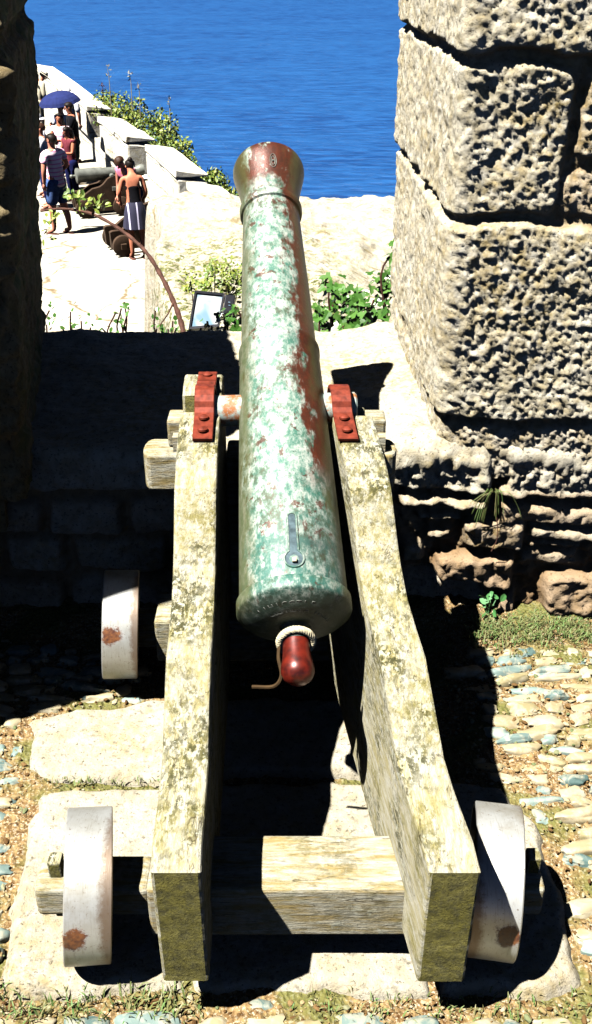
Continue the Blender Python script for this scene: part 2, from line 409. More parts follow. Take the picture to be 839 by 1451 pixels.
def m_cobble():
    t = NT('beach_cobble'); v = t.coord(); rp = t.n('NewGeometry').outputs['Random Per Island']
    base = t.ramp(rp, [(0, (.08, .14, .13)), (.15, (.36, .29, .16)), (.36, (.15, .22, .20)), (.52, (.31, .26, .13)), (.70, (.21, .29, .26)), (.84, (.40, .34, .21))], 'CONSTANT')
    n = t.noise(v, 34, 5, .65, .6)
    col = t.mix(t.math('MULTIPLY', t.ramp(n, [(.45, 0.0), (.62, 1.0)]), .7), base, (.52, .47, .34))
    return t.fin(col, .6, t.bump(n, .3, .004), spec=.4)
M['cobble'] = m_cobble()
def m_gravel():
    t = NT('loose_gravel'); rp = t.n('NewGeometry').outputs['Random Per Island']
    return t.fin(t.ramp(rp, [(0, (.09, .045, .015)), (.3, (.22, .13, .05)), (.55, (.36, .27, .13)), (.8, (.48, .41, .27)), (1, (.13, .17, .07))]), .9, spec=.1)
M['gravel'] = m_gravel()
def m_sea():
    t = NT('sea_water'); 
    mp = t.n('Mapping'); c = t.n('TexCoord'); t.t.links.new(c.outputs['Object'], mp.inputs[0])
    mp.inputs['Rotation'].default_value = (0, 0, R(-24)); mp.inputs['Scale'].default_value = (.30, 1.0, 1)
    n = t.noise(mp.outputs[0], .42, 6, .62, .5); n2 = t.noise(mp.outputs[0], .02, 4, .6)
    n3 = t.noise(mp.outputs[0], .9, 4, .6, .5)
    col = t.mix(t.ramp(n, [(.38, 0.0), (.64, 1.0)]), (.005, .043, .170), (.019, .112, .335))
    col = t.mix(t.math('MULTIPLY', t.ramp(n2, [(.4, 0.0), (.65, 1.0)]), .35), col, (.02, .12, .34))
    nb = t.bump(n, .8, 1.6); nb = t.bump(n3, .6, .4, nb)
    return t.fin(col, .35, nb, spec=.18)
M['sea'] = m_sea()
def m_rock():
    t = NT('pale_lichened_rock'); v = t.coord()
    n = t.noise(v, 1.3, 6, .65); n2 = t.noise(v, 9, 6, .7); n3 = t.noise(v, 30, 4, .7)
    vs = t.coord((1, 3.5, 1)); st = t.noise(vs, 3.0, 6, .7, .5)
    col = t.mix(t.ramp(n2, [(.35, 0.0), (.6, 1.0)]), (.46, .40, .27), (.64, .60, .50))
    col = t.mix(t.ramp(st, [(.36, 1.0), (.44, 0.0)]), col, (.34, .27, .15))
    col = t.mix(t.ramp(n3, [(.28, 1.0), (.38, 0.0)]), col, (.13, .10, .05))
    veg = t.math('MULTIPLY', t.attr('veg'), t.ramp(t.noise(v, 11, 6, .75), [(.50, 0.0), (.56, 1.0)]))
    col = t.mix(veg, col, t.mix(t.ramp(n3, [(.4, 0.0), (.6, 1.0)]), (.07, .08, .02), (.26, .27, .09)))
    nb = t.bump(n2, .8, .06); nb = t.bump(n3, .6, .02, nb)
    return t.fin(col, .95, nb, spec=.1)
M['rock'] = m_rock()
def m_glass():
    t = NT('lamp_glass'); v = t.coord()
    n = t.noise(v, 9, 3, .5, .6)
    return t.fin(t.mix(t.ramp(n, [(.42, 0.0), (.55, 1.0)]), (.28, .46, .62), (.78, .80, .80)), .12, None, .25, spec=.8)
M['lampglass'] = m_glass()

# ================================================================== PEOPLE (first, while the scene is small)
def skin_mesh(verts, edges, radii, root, sub=1):
    me = bpy.data.meshes.new('sk'); me.from_pydata(verts, edges, [])
    o = link(bpy.data.objects.new('sk', me))
    md = o.modifiers.new('skin', 'SKIN'); md.use_smooth_shade = True
    if not me.skin_vertices: me.skin_vertices.new()
    for i, d in enumerate(me.skin_vertices[0].data):
        r = radii[i]; d.radius = r if isinstance(r, tuple) else (r, r); d.use_root = (i == root)
    sb = o.modifiers.new('sub', 'SUBSURF'); sb.levels = sb.render_levels = sub
    bpy.context.view_layer.update()
    dg = bpy.context.evaluated_depsgraph_get()
    out = bpy.data.meshes.new_from_object(o.evaluated_get(dg))
    bpy.data.objects.remove(o); bpy.data.meshes.remove(me)
    out.materials.clear()
    return out

def add_hand(bm, wrist, d, side_n, curl=.5, k=1.0):
    """palm and five unequal bent fingers; d along the forearm, side_n = back of the hand"""
    d = Vector(d).normalized(); n = Vector(side_n); n = (n - d * n.dot(d)).normalized(); s = d.cross(n)
    w = Vector(wrist)
    tube(bm, [w - d * .02, w + d * .03, w + d * .085, w + d * .095], [.022, .034, .036, .02], 8)
    for i, (off, ln) in enumerate(((-.027, .068), (-.009, .078), (.009, .074), (.027, .058))):
        p = w + d * .085 + s * off; q = p + d * ln * .45 - n * .012 * curl
        r_ = q + (d * (1 - .6 * curl) - n * .8 * curl).normalized() * ln * .35; e = r_ + (d * (1 - 1.2 * curl) - n * curl).normalized() * ln * .25
        tube(bm, [p - d * .02, q, r_, e], [.0095, .0088, .008, .006], 6)
    p = w + d * .03 - s * .03
    tube(bm, [p + s * .015, p - s * .022 + d * .03, p - s * .03 + d * .062 - n * .01 * curl], [.012, .0105, .008], 6)

def person(label, loc, face, H=1.72, top='white_cloth', bottom='denim', bottom_len='shorts', hair='hair', skin='skin', lean=0, arms=((.25, -.3, .12, .25), (.25, -.3, .12, .25)),
           headtilt=0, hat=None, glasses=False, strapless=False, step=.0, bun=False, longhair=False, sleeve=.55, shoes='sandal', female=False):
    """arms: for left and right (outward, forward at elbow drop..., ) -> (elbow_out, elbow_fwd, wrist_out, wrist_fwd, wrist_up)"""
    k = H / 1.74
    root = thing('person', label, 'person', loc, face, 'visitors on the terrace')
    g = 1.08 if female else 1.2
    sh = .175 if female else .215
    hipw = .10 if female else .09
    B = Matrix.Translation((0, 0, .93)) @ Matrix.Rotation(-lean, 4, 'X') @ Matrix.Translation((0, 0, -.93))
    up = lambda x, y, z: tuple((B @ Vector((x, y, z))) * k)
    dn = lambda x, y, z: tuple(Vector((x, y, z)) * k)
    hb = Vector((0, .01, 1.50))
    HT = B @ Matrix.Translation(hb) @ Matrix.Rotation(-headtilt, 4, 'X') @ Matrix.Translation(-hb)
    hd = lambda x, y, z: tuple((HT @ Vector((x, y, z))) * k)
    V, E, Rr = [], [], []
    def add(p, r, par=None):
        V.append(p); Rr.append(tuple(x * k * g for x in r) if isinstance(r, tuple) else r * k * g)
        if par is not None: E.append((par, len(V) - 1))
        return len(V) - 1
    pel = add(dn(0, 0, .95), (.135, .105)); 
    wa = add(up(0, 0, 1.10), (.115 if female else .13, .092), pel); ch = add(up(0, 0, 1.28), (.14, .105), wa)
    up_c = add(up(0, -.005, 1.41), (.115, .085), ch)
    nk = add(up(0, 0, 1.49), .052, up_c); jaw = add(hd(0, .012, 1.575), (.062 / g, .068 / g), nk); cr = add(hd(0, 0, 1.655), (.078 / g, .092 / g), jaw); tp = add(hd(0, -.005, 1.72), (.052 / g, .060 / g), cr)
    arm_data = []
    for sx, (eo, ef, ez, wo, wf, wz) in ((-1, arms[0]), (1, arms[1])):
        s_ = add(up(sx * sh, 0, 1.42), .052, up_c)
        e = add(up(sx * (sh + eo), ef, ez), .040, s_)
        w = add(up(sx * wo, wf, wz), .026, e)
        arm_data.append((sx, Vector(V[s_]), Vector(V[e]), Vector(V[w])))
    legs = []
    for sx, st in ((-1, step), (1, -step)):
        h = add(dn(sx * hipw, 0, .86), .092, pel); kn = add(dn(sx * (hipw + .005), .02 + st * .5, .49), .058, h)
        cf = add(dn(sx * (hipw + .005), -.01 + st * .9, .33), .052, kn)
        an = add(dn(sx * (hipw + .01), -.02 + st, .085), .034, cf); to = add(dn(sx * (hipw + .03), .13 + st, .03), (.036, .022), an)
        legs.append((Vector(V[h]), Vector(V[kn]), Vector(V[an]), Vector(V[to])))
    bme = skin_mesh(V, E, Rr, pel, 2)
    bm = bmesh.new(); bm.from_mesh(bme); bpy.data.meshes.remove(bme)
    for sx, s_, e, w in arm_data: add_hand(bm, w, w - e, Vector((sx, -.3, .2)), .6)
    def bump_at(c, r, sc=(1, 1, 1)):
        m = Matrix.Translation(Vector(c)) @ HT.to_3x3().to_4x4() @ Matrix.Diagonal((*[r * k * x for x in sc], 1))
        bmesh.ops.create_uvsphere(bm, u_segments=8, v_segments=6, radius=1, matrix=m)
    bump_at(hd(0, .098, 1.622), .016, (.8, 1.1, 1.5))                       # nose
    for sx in (-1, 1): bump_at(hd(sx * .079, -.005, 1.63), .022, (.45, .8, 1.3))   # ears
    obj('body', bm, M[skin], root, True, True)
    P = lambda name, bm_, mat: obj(name, bm_, mat, root, True, True)
    for sx in (-1, 1):
        b = bmesh.new(); bmesh.ops.create_uvsphere(b, u_segments=8, v_segments=6, radius=.011 * k, matrix=Matrix.Translation(hd(sx * .030, .082, 1.645))); P('eye', b, M['eye'])
    b = bmesh.new(); bmesh.ops.create_uvsphere(b, u_segments=8, v_segments=6, radius=1, matrix=Matrix.Translation(hd(0, .081, 1.588)) @ Matrix.Diagonal((.024 * k, .008 * k, .008 * k, 1))); P('mouth', b, M['lip'])
    # top
    cv, ce, cr_ = [], [], []
    def cadd(p, r, par=None):
        cv.append(tuple(p)); cr_.append(tuple(x * k * g for x in r) if isinstance(r, tuple) else r * k * g)
        if par is not None: ce.append((par, len(cv) - 1))
        return len(cv) - 1
    c0 = cadd(V[wa], (.142, .122) if not strapless else (.122, .1)); c1 = cadd(Vector(V[pel]) + Vector((0, 0, -.02 * k)), (.164, .146), c0); c1b = cadd(Vector(V[pel]) + Vector((0, 0, -.13 * k)), (.165, .142), c1)
    if strapless:
        c2 = cadd(up(0, 0, 1.27), (.148, .112), c0); c2b = cadd(up(0, 0, 1.33), (.14, .10), c2)
    else:
        c2 = cadd(V[ch], (.16, .125), c0); c3 = cadd(up(0, -.005, 1.415), (.12, .095), c2); cadd(up(0, 0, 1.465), .062, c3)
        if sleeve > 0:
            for sx, s_, e, w in arm_data:
                a = cadd(s_, .066, c3)
                if sleeve <= 1: cadd(s_.lerp(e, sleeve), .062, a)
                else:
                    a2 = cadd(e, .054, a); cadd(e.lerp(w, sleeve - 1), .042, a2)
    P('shirt' if not strapless else 'strapless_top', skin_mesh(cv, ce, cr_, 0, 2), M[top])
    # bottom
    if bottom_len == 'skirt':
        b = bmesh.new(); lathe(b, dn(0, 0, 1.03), (0, 0, -1), [(0, .125 * k), (.08 * k, .17 * k), (.2 * k, .20 * k), (.46 * k, .235 * k), (.46 * k, .225 * k), (.1 * k, .15 * k)], 24)
        for v in b.verts:
            a = math.atan2(v.co.y, v.co.x); f = 1 + .06 * math.sin(a * 9) * max(0, (1.0 * k - v.co.z)) * 2
            v.co.x *= f; v.co.y *= f * .85
        P('skirt', b, M[bottom])
    else:
        cv, ce, cr_ = [], [], []
        p0 = cadd(dn(0, 0, .93), (.158, .138)); cadd(dn(0, 0, 1.06), (.146, .126), p0)
        for h, kn, an, to in legs:
            a = cadd(h, .108, p0); 
            if bottom_len == 'shorts': cadd(h.lerp(kn, .95), .09, a)
            else:
                b_ = cadd(kn, .078, a); cadd(an, .058, b_)
        P('shorts' if bottom_len == 'shorts' else 'trousers', skin_mesh(cv, ce, cr_, 0, 2), M[bottom])
    for h, kn, an, to in legs:
        b = bmesh.new(); d = to - an; d.z = 0; d.normalize(); c = an + d * .06 * k; c.z = .008
        x = Vector((-d.y, d.x, 0))
        ring = [c + d * (.145 * k * math.cos(a)) + x * (.046 * k * math.sin(a)) for a in [2 * math.pi * i / 16 for i in range(16)]]
        hexv = [b.verts.new((p.x, p.y, .0)) for p in ring]; hexu = [b.verts.new((p.x, p.y, .016)) for p in ring]
        b.faces.new(hexv[::-1]); b.faces.new(hexu)
        for i in range(16): b.faces.new((hexv[i], hexv[(i + 1) % 16], hexu[(i + 1) % 16], hexu[i]))
        P('sandal', b, M[shoes])
    # hair
    b = bmesh.new(); bmesh.ops.create_uvsphere(b, u_segments=20, v_segments=14, radius=1)
    bmesh.ops.delete(b, geom=[v for v in b.verts if v.co.z < -.15 + .75 * max(0, v.co.y) and not (v.co.y < -.1 and v.co.z > -.75)], context='VERTS')
    for v in b.verts:
        n_ = 1 + .05 * math.sin(v.co.x * 17 + v.co.z * 13)
        v.co = Vector(hd(v.co.x * .094 * n_, -.008 + v.co.y * .110 * n_, 1.66 + v.co.z * .092 * n_))
    if longhair: tube(b, [hd(0, -.08, 1.66), hd(0, -.105, 1.58), hd(0, -.11, 1.48), hd(.01, -.1, 1.38)], [.06 * k, .075 * k, .065 * k, .03 * k], 10)
    if bun: bmesh.ops.create_icosphere(b, subdivisions=2, radius=.048 * k, matrix=Matrix.Translation(hd(0, -.105, 1.70)))
    P('hair', b, M[hair])
    if glasses:
        b = bmesh.new()
        for sx in (-1, 1):
            lathe(b, hd(sx * .033, .092, 1.645), Vector(hd(0, 1, 1.6)) - Vector(hd(0, 0, 1.6)), [(0, 0), (0, .026 * k), (.005, .026 * k), (.005, 0)], 12)
            tube(b, [hd(sx * .06, .09, 1.648), hd(sx * .085, .0, 1.648)], .004, 5)
        tube(b, [hd(-.03, .095, 1.65), hd(.03, .095, 1.65)], .004, 5)
        P('sunglasses', b, M['lens'])
    if hat:
        b = bmesh.new(); ax = Vector(hd(0, 0, 2)) - Vector(hd(0, 0, 1))
        lathe(b, hd(0, 0, 1.675), ax, [(0, .088 * k), (-.012, .19 * k), (-.004, .192 * k), (.012, .10 * k), (.075 * k, .088 * k), (.105 * k, .06 * k), (.108 * k, 0)], 24)
        ho = P('sun_hat', b, M[hat[0]])
        if hat[1]:
            b = bmesh.new(); lathe(b, hd(0, 0, 1.675), ax, [(.012, .103 * k), (.042, .099 * k)], 24)
            obj('hat_band', b, M[hat[1]], ho, True, True)
    return root

TZ = -3.25            # terrace level
hang = (.06, .0, 1.15, .24, .06, .92)
def pl(px, py): p = atZ(px, py, TZ); return (p.x, p.y, TZ)
person('man in pink and white striped polo shirt and denim shorts looking left beyond the bramble', pl(88, 331), R(60), 1.80, 'stripe_shirt', 'denim', 'shorts', 'hair', 'skin',
       arms=(hang, (.09, -.03, 1.17, .20, .16, 1.00)), glasses=True, step=.10, sleeve=.6)
person('woman in black strapless top and striped navy skirt with her back to us', pl(197, 366), R(18), 1.66, 'black_cloth', 'skirt', 'skirt', 'hair', 'skin_tan',
       lean=R(10), arms=((.08, .02, 1.17, .22, .22, 1.02), (.05, .0, 1.15, .16, .16, 1.0)), headtilt=R(28), strapless=True, bun=True, female=True)
person('woman in pink top with brown hair bending over the wooden carriage', (-2.95, 18.75, TZ), R(150), 1.64, 'pink_cloth', 'navy_cloth', 'shorts', 'hair_brown', 'skin',
       lean=R(30), arms=((.05, .10, 1.15, .20, .30, 1.05), (.05, .12, 1.15, .18, .30, 1.03)), headtilt=R(20), female=True, sleeve=.25)
person('man in black T-shirt and sunglasses holding a blue cup beside the battlement', (-5.0, 23.55, TZ), R(105), 1.74, 'black_cloth', 'green_cloth', 'shorts', 'hair', 'skin_tan',
       arms=((.03, .10, 1.14, .10, .34, 1.17), (.04, .08, 1.12, .14, .32, 1.10)), headtilt=R(14), glasses=True, sleeve=.7)
person('dark haired girl in dark vest standing between the striped and black shirts', (-4.72, 21.75, TZ), R(140), 1.52, 'dark_red_cloth', 'navy_cloth', 'trousers', 'hair', 'skin_tan',
       arms=((.04, .10, 1.16, .10, .30, 1.18), (.04, .10, 1.16, .10, .3, 1.2)), headtilt=R(18), female=True, longhair=True, sleeve=.2)
person('person in white and blue shirt with raised forearms under the navy umbrella', (-5.38, 24.3, TZ), R(160), 1.62, 'check_shirt', 'beige_cloth', 'trousers', 'hair_brown', 'skin',
       arms=((.08, .10, 1.16, .10, .30, 1.20), (.06, .08, 1.18, .12, .30, 1.28)), female=True, sleeve=.8)
person('person in white sun hat and white and blue shirt beside the dark wall edge', (-5.45, 22.3, TZ), R(120), 1.66, 'check_shirt', 'denim', 'trousers', 'hair_brown', 'skin',
       arms=(hang, (.07, .04, 1.16, .16, .22, 1.12)), hat=('white_cloth', None), sleeve=1.4)
person('man in straw hat with dark band and beige shirt leaning by the far battlement', (-7.15, 29.6, TZ), R(-65), 1.74, 'beige_cloth', 'beige_cloth', 'trousers', 'hair', 'skin',
       lean=R(14), arms=(hang, (.05, .08, 1.15, .18, .26, 1.1)), headtilt=R(25), hat=('straw_hat', 'black_cloth'), sleeve=1.3)
person('person in white hat and white shirt behind the navy umbrella', (-5.55, 26.0, TZ), R(-20), 1.72, 'white_cloth', 'denim', 'trousers', 'hair', 'skin',
       arms=(hang, hang), hat=('white_cloth', None), sleeve=.8)

person('person in plain white shirt and dark trousers behind the man in the striped shirt', (-5.15, 21.2, TZ), R(100), 1.66, 'white_cloth', 'navy_cloth', 'trousers', 'hair_brown', 'skin',
       arms=((.05, .10, 1.15, .12, .30, 1.15), hang), sleeve=.9)
person('woman in pale pink shirt between the sun hat and the black T-shirt', (-5.12, 22.9, TZ), R(170), 1.60, 'stripe_shirt', 'denim', 'trousers', 'hair', 'skin_tan',
       arms=((.05, .12, 1.16, .06, .28, 1.18), (.05, .12, 1.16, .06, .30, 1.15)), female=True, longhair=True, sleeve=.4)

# navy umbrella: ribbed canopy, shaft, hook
ux, uy, uz = -5.28, 24.0, TZ + 1.46
um = thing('umbrella', 'navy blue open umbrella held over the crowd of visitors', 'umbrella', (ux, uy, uz))
b = bmesh.new(); ribs = 8; rr = []
for j in range(7):
    t = j / 6; ring = []
    for i in range(ribs * 4):
        a = 2 * math.pi * i / (ribs * 4); sc = 1 - .07 * t * (1 - abs(math.cos(a * ribs / 2)))
        r_ = .48 * math.sin(t * 1.25) / math.sin(1.25) * sc
        ring.append(b.verts.new((r_ * math.cos(a), r_ * math.sin(a), .46 - .24 * (1 - math.cos(t * 1.25)) / (1 - math.cos(1.25)))))
    rr.append(ring)
for a, c in zip(rr, rr[1:]):
    for i in range(len(a)): b.faces.new((a[i], a[(i + 1) % len(a)], c[(i + 1) % len(a)], c[i]))
bmesh.ops.remove_doubles(b, verts=b.verts[:], dist=1e-4)
cn = obj('canopy', b, M['umbrella'], um, False, True); so = cn.modifiers.new('thick', 'SOLIDIFY'); so.thickness = .004
b = bmesh.new(); tube(b, [(0, 0, -.34), (0, 0, .52)], .006, 8); obj('shaft', b, M['dark_iron'], um, True, True)
b = bmesh.new(); tube(b, [(0, 0, -.32), (0, 0, -.4), (.03, 0, -.44), (.06, 0, -.4)], .011, 8); obj('handle', b, M['dark_iron'], um, True, True)
for i in range(ribs):
    a = 2 * math.pi * i / ribs
    b = bmesh.new(); tube(b, [(.475 * math.sin(t * 1.25) / math.sin(1.25) * math.cos(a), .475 * math.sin(t * 1.25) / math.sin(1.25) * math.sin(a), .452 - .24 * (1 - math.cos(t * 1.25)) / (1 - math.cos(1.25))) for t in (0, .25, .5, .75, 1)], .003, 4)
    obj('rib', b, M['dark_iron'], um, True, True)
um.rotation_euler = (R(6), R(-6), 0)
# blue cup
b = bmesh.new(); lathe(b, (-5.33, 23.42, TZ + 1.10), (0, 0, 1), [(0, 0), (0, .032), (.10, .042), (.10, .038), (.012, .028), (.012, 0)], 16)
cup = obj('cup', b, M['blue_plastic'], None, True); tag(cup, 'blue cup held by the man in the black T-shirt', 'cup')

# ================================================================== WALL SHEETS
def rbox(u, z, c):
    x0, x1, z0, z1 = c[:4]; r = c[4] if len(c) > 4 else .02
    r = min(r, (z1 - z0) * .45, (x1 - x0) * .45)
    qx = np.abs(u - (x0 + x1) / 2) - (x1 - x0) / 2 + r; qz = np.abs(z - (z0 + z1) / 2) - (z1 - z0) / 2 + r
    return np.hypot(np.maximum(qx, 0), np.maximum(qz, 0)) + np.minimum(np.maximum(qx, qz), 0) - r
def stone_disp(u, z, stones, depth=.04, rough=.011, seed=0, soft=.028, warp=.012, grain=26):
    uw = u + warp * fbm(u * 9, z * 9, 3.3, 3, s=seed) + .35 * warp * vn(u * 30, z * 30, 1.7, s=seed + 9)
    zw = z + warp * fbm(u * 9, z * 9, 8.1, 3, s=seed + 5) + .35 * warp * vn(u * 30, z * 30, 5.7, s=seed + 3)
    best = np.full(u.shape, 9.0); off = np.zeros(u.shape); tone = np.zeros(u.shape)
    for i, st in enumerate(stones):
        d = rbox(uw, zw, st[:5]); m = d < best
        best = np.where(m, d, best); off = np.where(m, st[5], off); tone = np.where(m, st[6], tone)
    h = sstep(.004, -soft, best)
    lum = fbm(u * grain, z * grain, seed * .7, 4, .58, s=seed + 40)
    lum = lum * .9 + .5 * fbm(u * grain * 2.1, z * grain * 2.1, seed * 1.3, 3, .6, s=seed + 47)
    big = 1.0 * fbm(u * 8, z * 7, 2.2, 4, .6, s=seed + 60)
    disp = -depth + h * (depth + off) + h * (rough * lum + rough * .9 * big) + (1 - h) * rough * 1.3 * fbm(u * 55, z * 55, 4.4, 3, s=seed + 80)
    return disp, 1 - h, tone

def plan_path(pts, rad, step):
    """polyline through plan points with rounded corners -> samples (x, y), outward normals (to the left of travel reversed), arclength"""
    out = []
    pts = [Vector((*p, 0)) for p in pts]
    seg = []
    for i, p in enumerate(pts):
        if 0 < i < len(pts) - 1 and rad > 0:
            a, b = (pts[i - 1] - p).normalized(), (pts[i + 1] - p).normalized()
            for t in [i_ / 8 for i_ in range(9)]:
                q = (1 - t) ** 2 * (p + a * rad) + 2 * t * (1 - t) * p + t * t * (p + b * rad); seg.append(q)
        else: seg.append(p)
    P = np.array([[v.x, v.y] for v in seg]); L = np.concatenate([[0], np.cumsum(np.hypot(*np.diff(P, axis=0).T))])
    s = np.arange(0, L[-1], step); x = np.interp(s, L, P[:, 0]); y = np.interp(s, L, P[:, 1])
    dx, dy = np.gradient(x), np.gradient(y); l = np.hypot(dx, dy)
    return s, x, y, dy / l, -dx / l

# ---- right merlon
ang = R(5)
c0 = (.362, 2.285)
pts = [(.318, 3.26), c0, (c0[0] + 1.1 * math.cos(ang), c0[1] - 1.1 * math.sin(ang))]
s, x, y, nx, ny = plan_path(pts, .035, .0046)
su = s - math.hypot(.318 - .362, 3.26 - 2.285)
zs = np.arange(.44, 1.98, .0046)
U, Z = np.meshgrid(su, zs)
far = 1.2
RS = [(-2, .9, 1.436, 1.80, .03, .016, .0), (-2, .230, 1.096, 1.420, .05, .006, .0), (.245, far, 1.225, 1.425, .03, .0, .2), (.225, far, 1.105, 1.205, .03, -.006, .35),
      (-.42, .62, .604, 1.085, .03, .014, .0), (-2, -.45, .62, 1.08, .03, .0, .3), (.64, far, .61, 1.07, .03, .0, .1),
      (-2, .55, 1.82, 2.2, .03, 0, 0), (.58, far, 1.82, 2.2, .03, 0, .1), (-2, far, .40, .592, .02, -.004, .15)]
D, mo, to = stone_disp(U, Z, RS, .022, .0062, 1, .014, .010, 76)
jamb = sstep(.05, -.06, U)                       # the embrasure cheek is dressed smoother
Dj, _, _ = stone_disp(U, Z, RS, .012, .004, 1, .012, .008, 30)
D = D * (1 - jamb) + (Dj + .002) * jamb
D = np.where(U < -.02, D, D)
X = x[None, :] + nx[None, :] * D; Y = y[None, :] + ny[None, :] * D + .035 * (Z - .5) * (1 - jamb)
me = grid_mesh(np.stack([X, Y, Z], -1)[:, ::-1], 'w', {'mortar': mo[:, ::-1] * (1 - .5 * jamb[:, ::-1]), 'tone': to[:, ::-1] * (1 - jamb[:, ::-1]), 'moss': np.zeros_like(mo)})
bm = bmesh.new(); hexa(bm, [(.43, 2.40, .3), (1.45, 2.22, .3), (1.45, 3.2, .3), (.37, 3.2, .3)], [(.43, 2.52, 1.99), (1.45, 2.34, 1.99), (1.45, 3.2, 1.99), (.37, 3.2, 1.99)])
o = obj('castle_wall', merge_mesh(me, bm), M['granite'])
tag(o, 'sunlit right hand merlon of big rough granite blocks beside the bronze barrel', 'wall')

# ---- left merlon (top climbs away from the opening)
pts = [(-2.6, 1.52), (-.580, 2.15), (-.775, 3.25)]
s, x, y, nx, ny = plan_path(pts, .04, .009)
vv = np.linspace(0, 1, 190)
lc = math.hypot(2.6 - .56, .63)
su = s - lc
ztop = np.where(su > 0, 1.60, 1.60 + np.clip(-su - .06, 0, 1.2) * .95)
Z = .44 + vv[:, None] * (ztop[None, :] - .44); U = np.broadcast_to(su[None, :], Z.shape)
LS = [(-.62, 2, 1.47, 1.58, .03, .0, .0), (-.36, 2, .98, 1.45, .04, .016, .15), (-1.0, -.39, 1.0, 1.44, .03, 0, .0), (-.7, 2, .60, .955, .03, -.02, .1), (-1.5, -.73, .58, .97, .03, -.01, .1),
      (-1.9, -.65, 1.47, 1.9, .03, 0, 0), (-2.6, -1.03, 1.0, 1.44, .03, 0, .2), (-2.6, -.7, 1.93, 2.4, .03, 0, 0), (-2, 2, .3, .57, .03, -.02, .0)]
D, mo, to = stone_disp(U, Z, LS, .04, .013, 21, .03, .012, 22)
jamb = sstep(-.03, .06, U); D = D * (1 - jamb * .6)
lean = .07 * (1.52 - np.clip(Z, 0, 1.6))
X = x[None, :] - lean + nx[None, :] * D; Y = y[None, :] + ny[None, :] * D + .05 * np.clip(Z - 1.06, 0, .6) * (1 - jamb)
me = grid_mesh(np.stack([X, Y, Z], -1)[:, ::-1], 'w', {'mortar': mo[:, ::-1], 'tone': to[:, ::-1], 'moss': jamb[:, ::-1] * .9})
bm = bmesh.new()
prof = [(-2.6, 2.65), (-1.78, 2.65), (-.72, 1.60), (-.66, 1.58)]
for (xa, za), (xb, zb) in zip(prof, prof[1:]):
    ya, yb = 2.15 + .309 * (xa + .56) + .12, 2.15 + .309 * (xb + .56) + .12
    hexa(bm, [(xa - .1, ya, .3), (xb - .1, yb, .3), (xb - .19, 3.2, .3), (xa - .19, 3.2, .3)], [(xa, ya, za), (xb, yb, zb), (xb - .17, 3.2, zb), (xa - .17, 3.2, za)])
b2 = bmesh.new(); box(b2, -2.6, -1.02, 1.64, 2.6, -.05, 2.0); bevel(b2, .03, 2)  # unseen block added out of frame to shade the left merlon and ground
t_ = bpy.data.meshes.new('t'); b2.to_mesh(t_); b2.free(); bm.from_mesh(t_)
o = obj('castle_wall', merge_mesh(me, bm), M['granite_shaded'])
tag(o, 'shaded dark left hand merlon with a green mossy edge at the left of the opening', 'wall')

# ---- low parapet wall with sill (profile: up the face, over the sill, down behind)
xs = np.concatenate([np.arange(-2.6, -.95, .03), np.arange(-.95, .95, .0066), np.arange(.95, 1.5, .03)])
prof = [(2.285, -.06), (2.285, .475)] + [(2.285 + .035 * (1 - math.cos(a)), .475 + .035 * math.sin(a)) for a in np.linspace(.2, math.pi / 2, 5)] + [(3.20, .50)] + [(3.2 + .04 * math.sin(a), .46 + .04 * math.cos(a)) for a in np.linspace(.2, math.pi / 2, 4)] + [(3.26, -.9)]
P = np.array(prof); L = np.concatenate([[0], np.cumsum(np.hypot(*np.diff(P, axis=0).T))])
v = np.arange(0, L[-1] - .9, .0066); v = np.concatenate([v, np.arange(L[-1] - .9, L[-1], .05)])
py, pz = np.interp(v, L, P[:, 0]), np.interp(v, L, P[:, 1]); dy, dz = np.gradient(py), np.gradient(pz); l = np.hypot(dy, dz)
ny_, nz_ = -dz / l, dy / l
XX, VV = np.meshgrid(xs, v)
zf = VV - .06                                       # height on the face
def fx(px, py_): return atY(px, py_, 2.285)
def st(x0p, y0p, x1p, y1p, r=.02, off=0, tone=.2):
    a, b_ = fx((x0p + x1p) / 2, y1p), fx((x0p + x1p) / 2, y0p); t = (ray(0, (y0p + y1p) / 2)); k_ = 2.285 / t.y / FPX
    return ((x0p - CX) * k_, (x1p - CX) * k_, a.z, b_.z, r, off, tone)
PS = [(-.3, .105, .385, .62, .03, 0, .0), st(552, 640, 702, 700, .03, .012, .0), st(714, 618, 862, 700, .04, .012, .05),
      st(560, 704, 690, 722, .008, .012, .2), st(700, 684, 860, 703, .01, .02, .45), st(700, 707, 870, 738, .012, .008, .5),
      st(590, 733, 655, 741, .004, .014, .1), st(652, 733, 742, 779, .012, .012, .45), st(748, 741, 870, 764, .01, .01, .3),
      st(600, 752, 640, 763, .006, .012, .3), st(745, 768, 820, 776, .005, .012, .4), st(612, 786, 728, 830, .02, .018, .75), st(735, 780, 815, 803, .012, -.01, .45), st(768, 808, 880, 868, .035, .02, .7),
      st(702, 834, 732, 866, .012, .0, .7), st(560, 770, 600, 800, .02, 0, .2), st(560, 810, 690, 866, .02, -.05, .3)]
rr_ = random.Random(4)
for zc in (.06, .19, .31):
    xx = -2.6
    while xx < .22:
        w_ = rr_.uniform(.15, .34)
        if not (xx > .14): PS.append((xx, min(xx + w_, .24) - .015, zc - .055, zc + .055, .02, rr_.uniform(-.01, .01), rr_.random() * .4))
        xx += w_
    xx = .92
    while xx < 1.5: PS.append((xx, xx + .2, zc - .055, zc + .055, .02, 0, .3)); xx += .215
xx = -2.6
while xx < -.3: PS.append((xx, xx + .44, .385, .62, .03, 0, .05)); xx += .455
D, mo, to = stone_disp(XX, zf, PS, .036, .010, 51, .016, .009, 26)
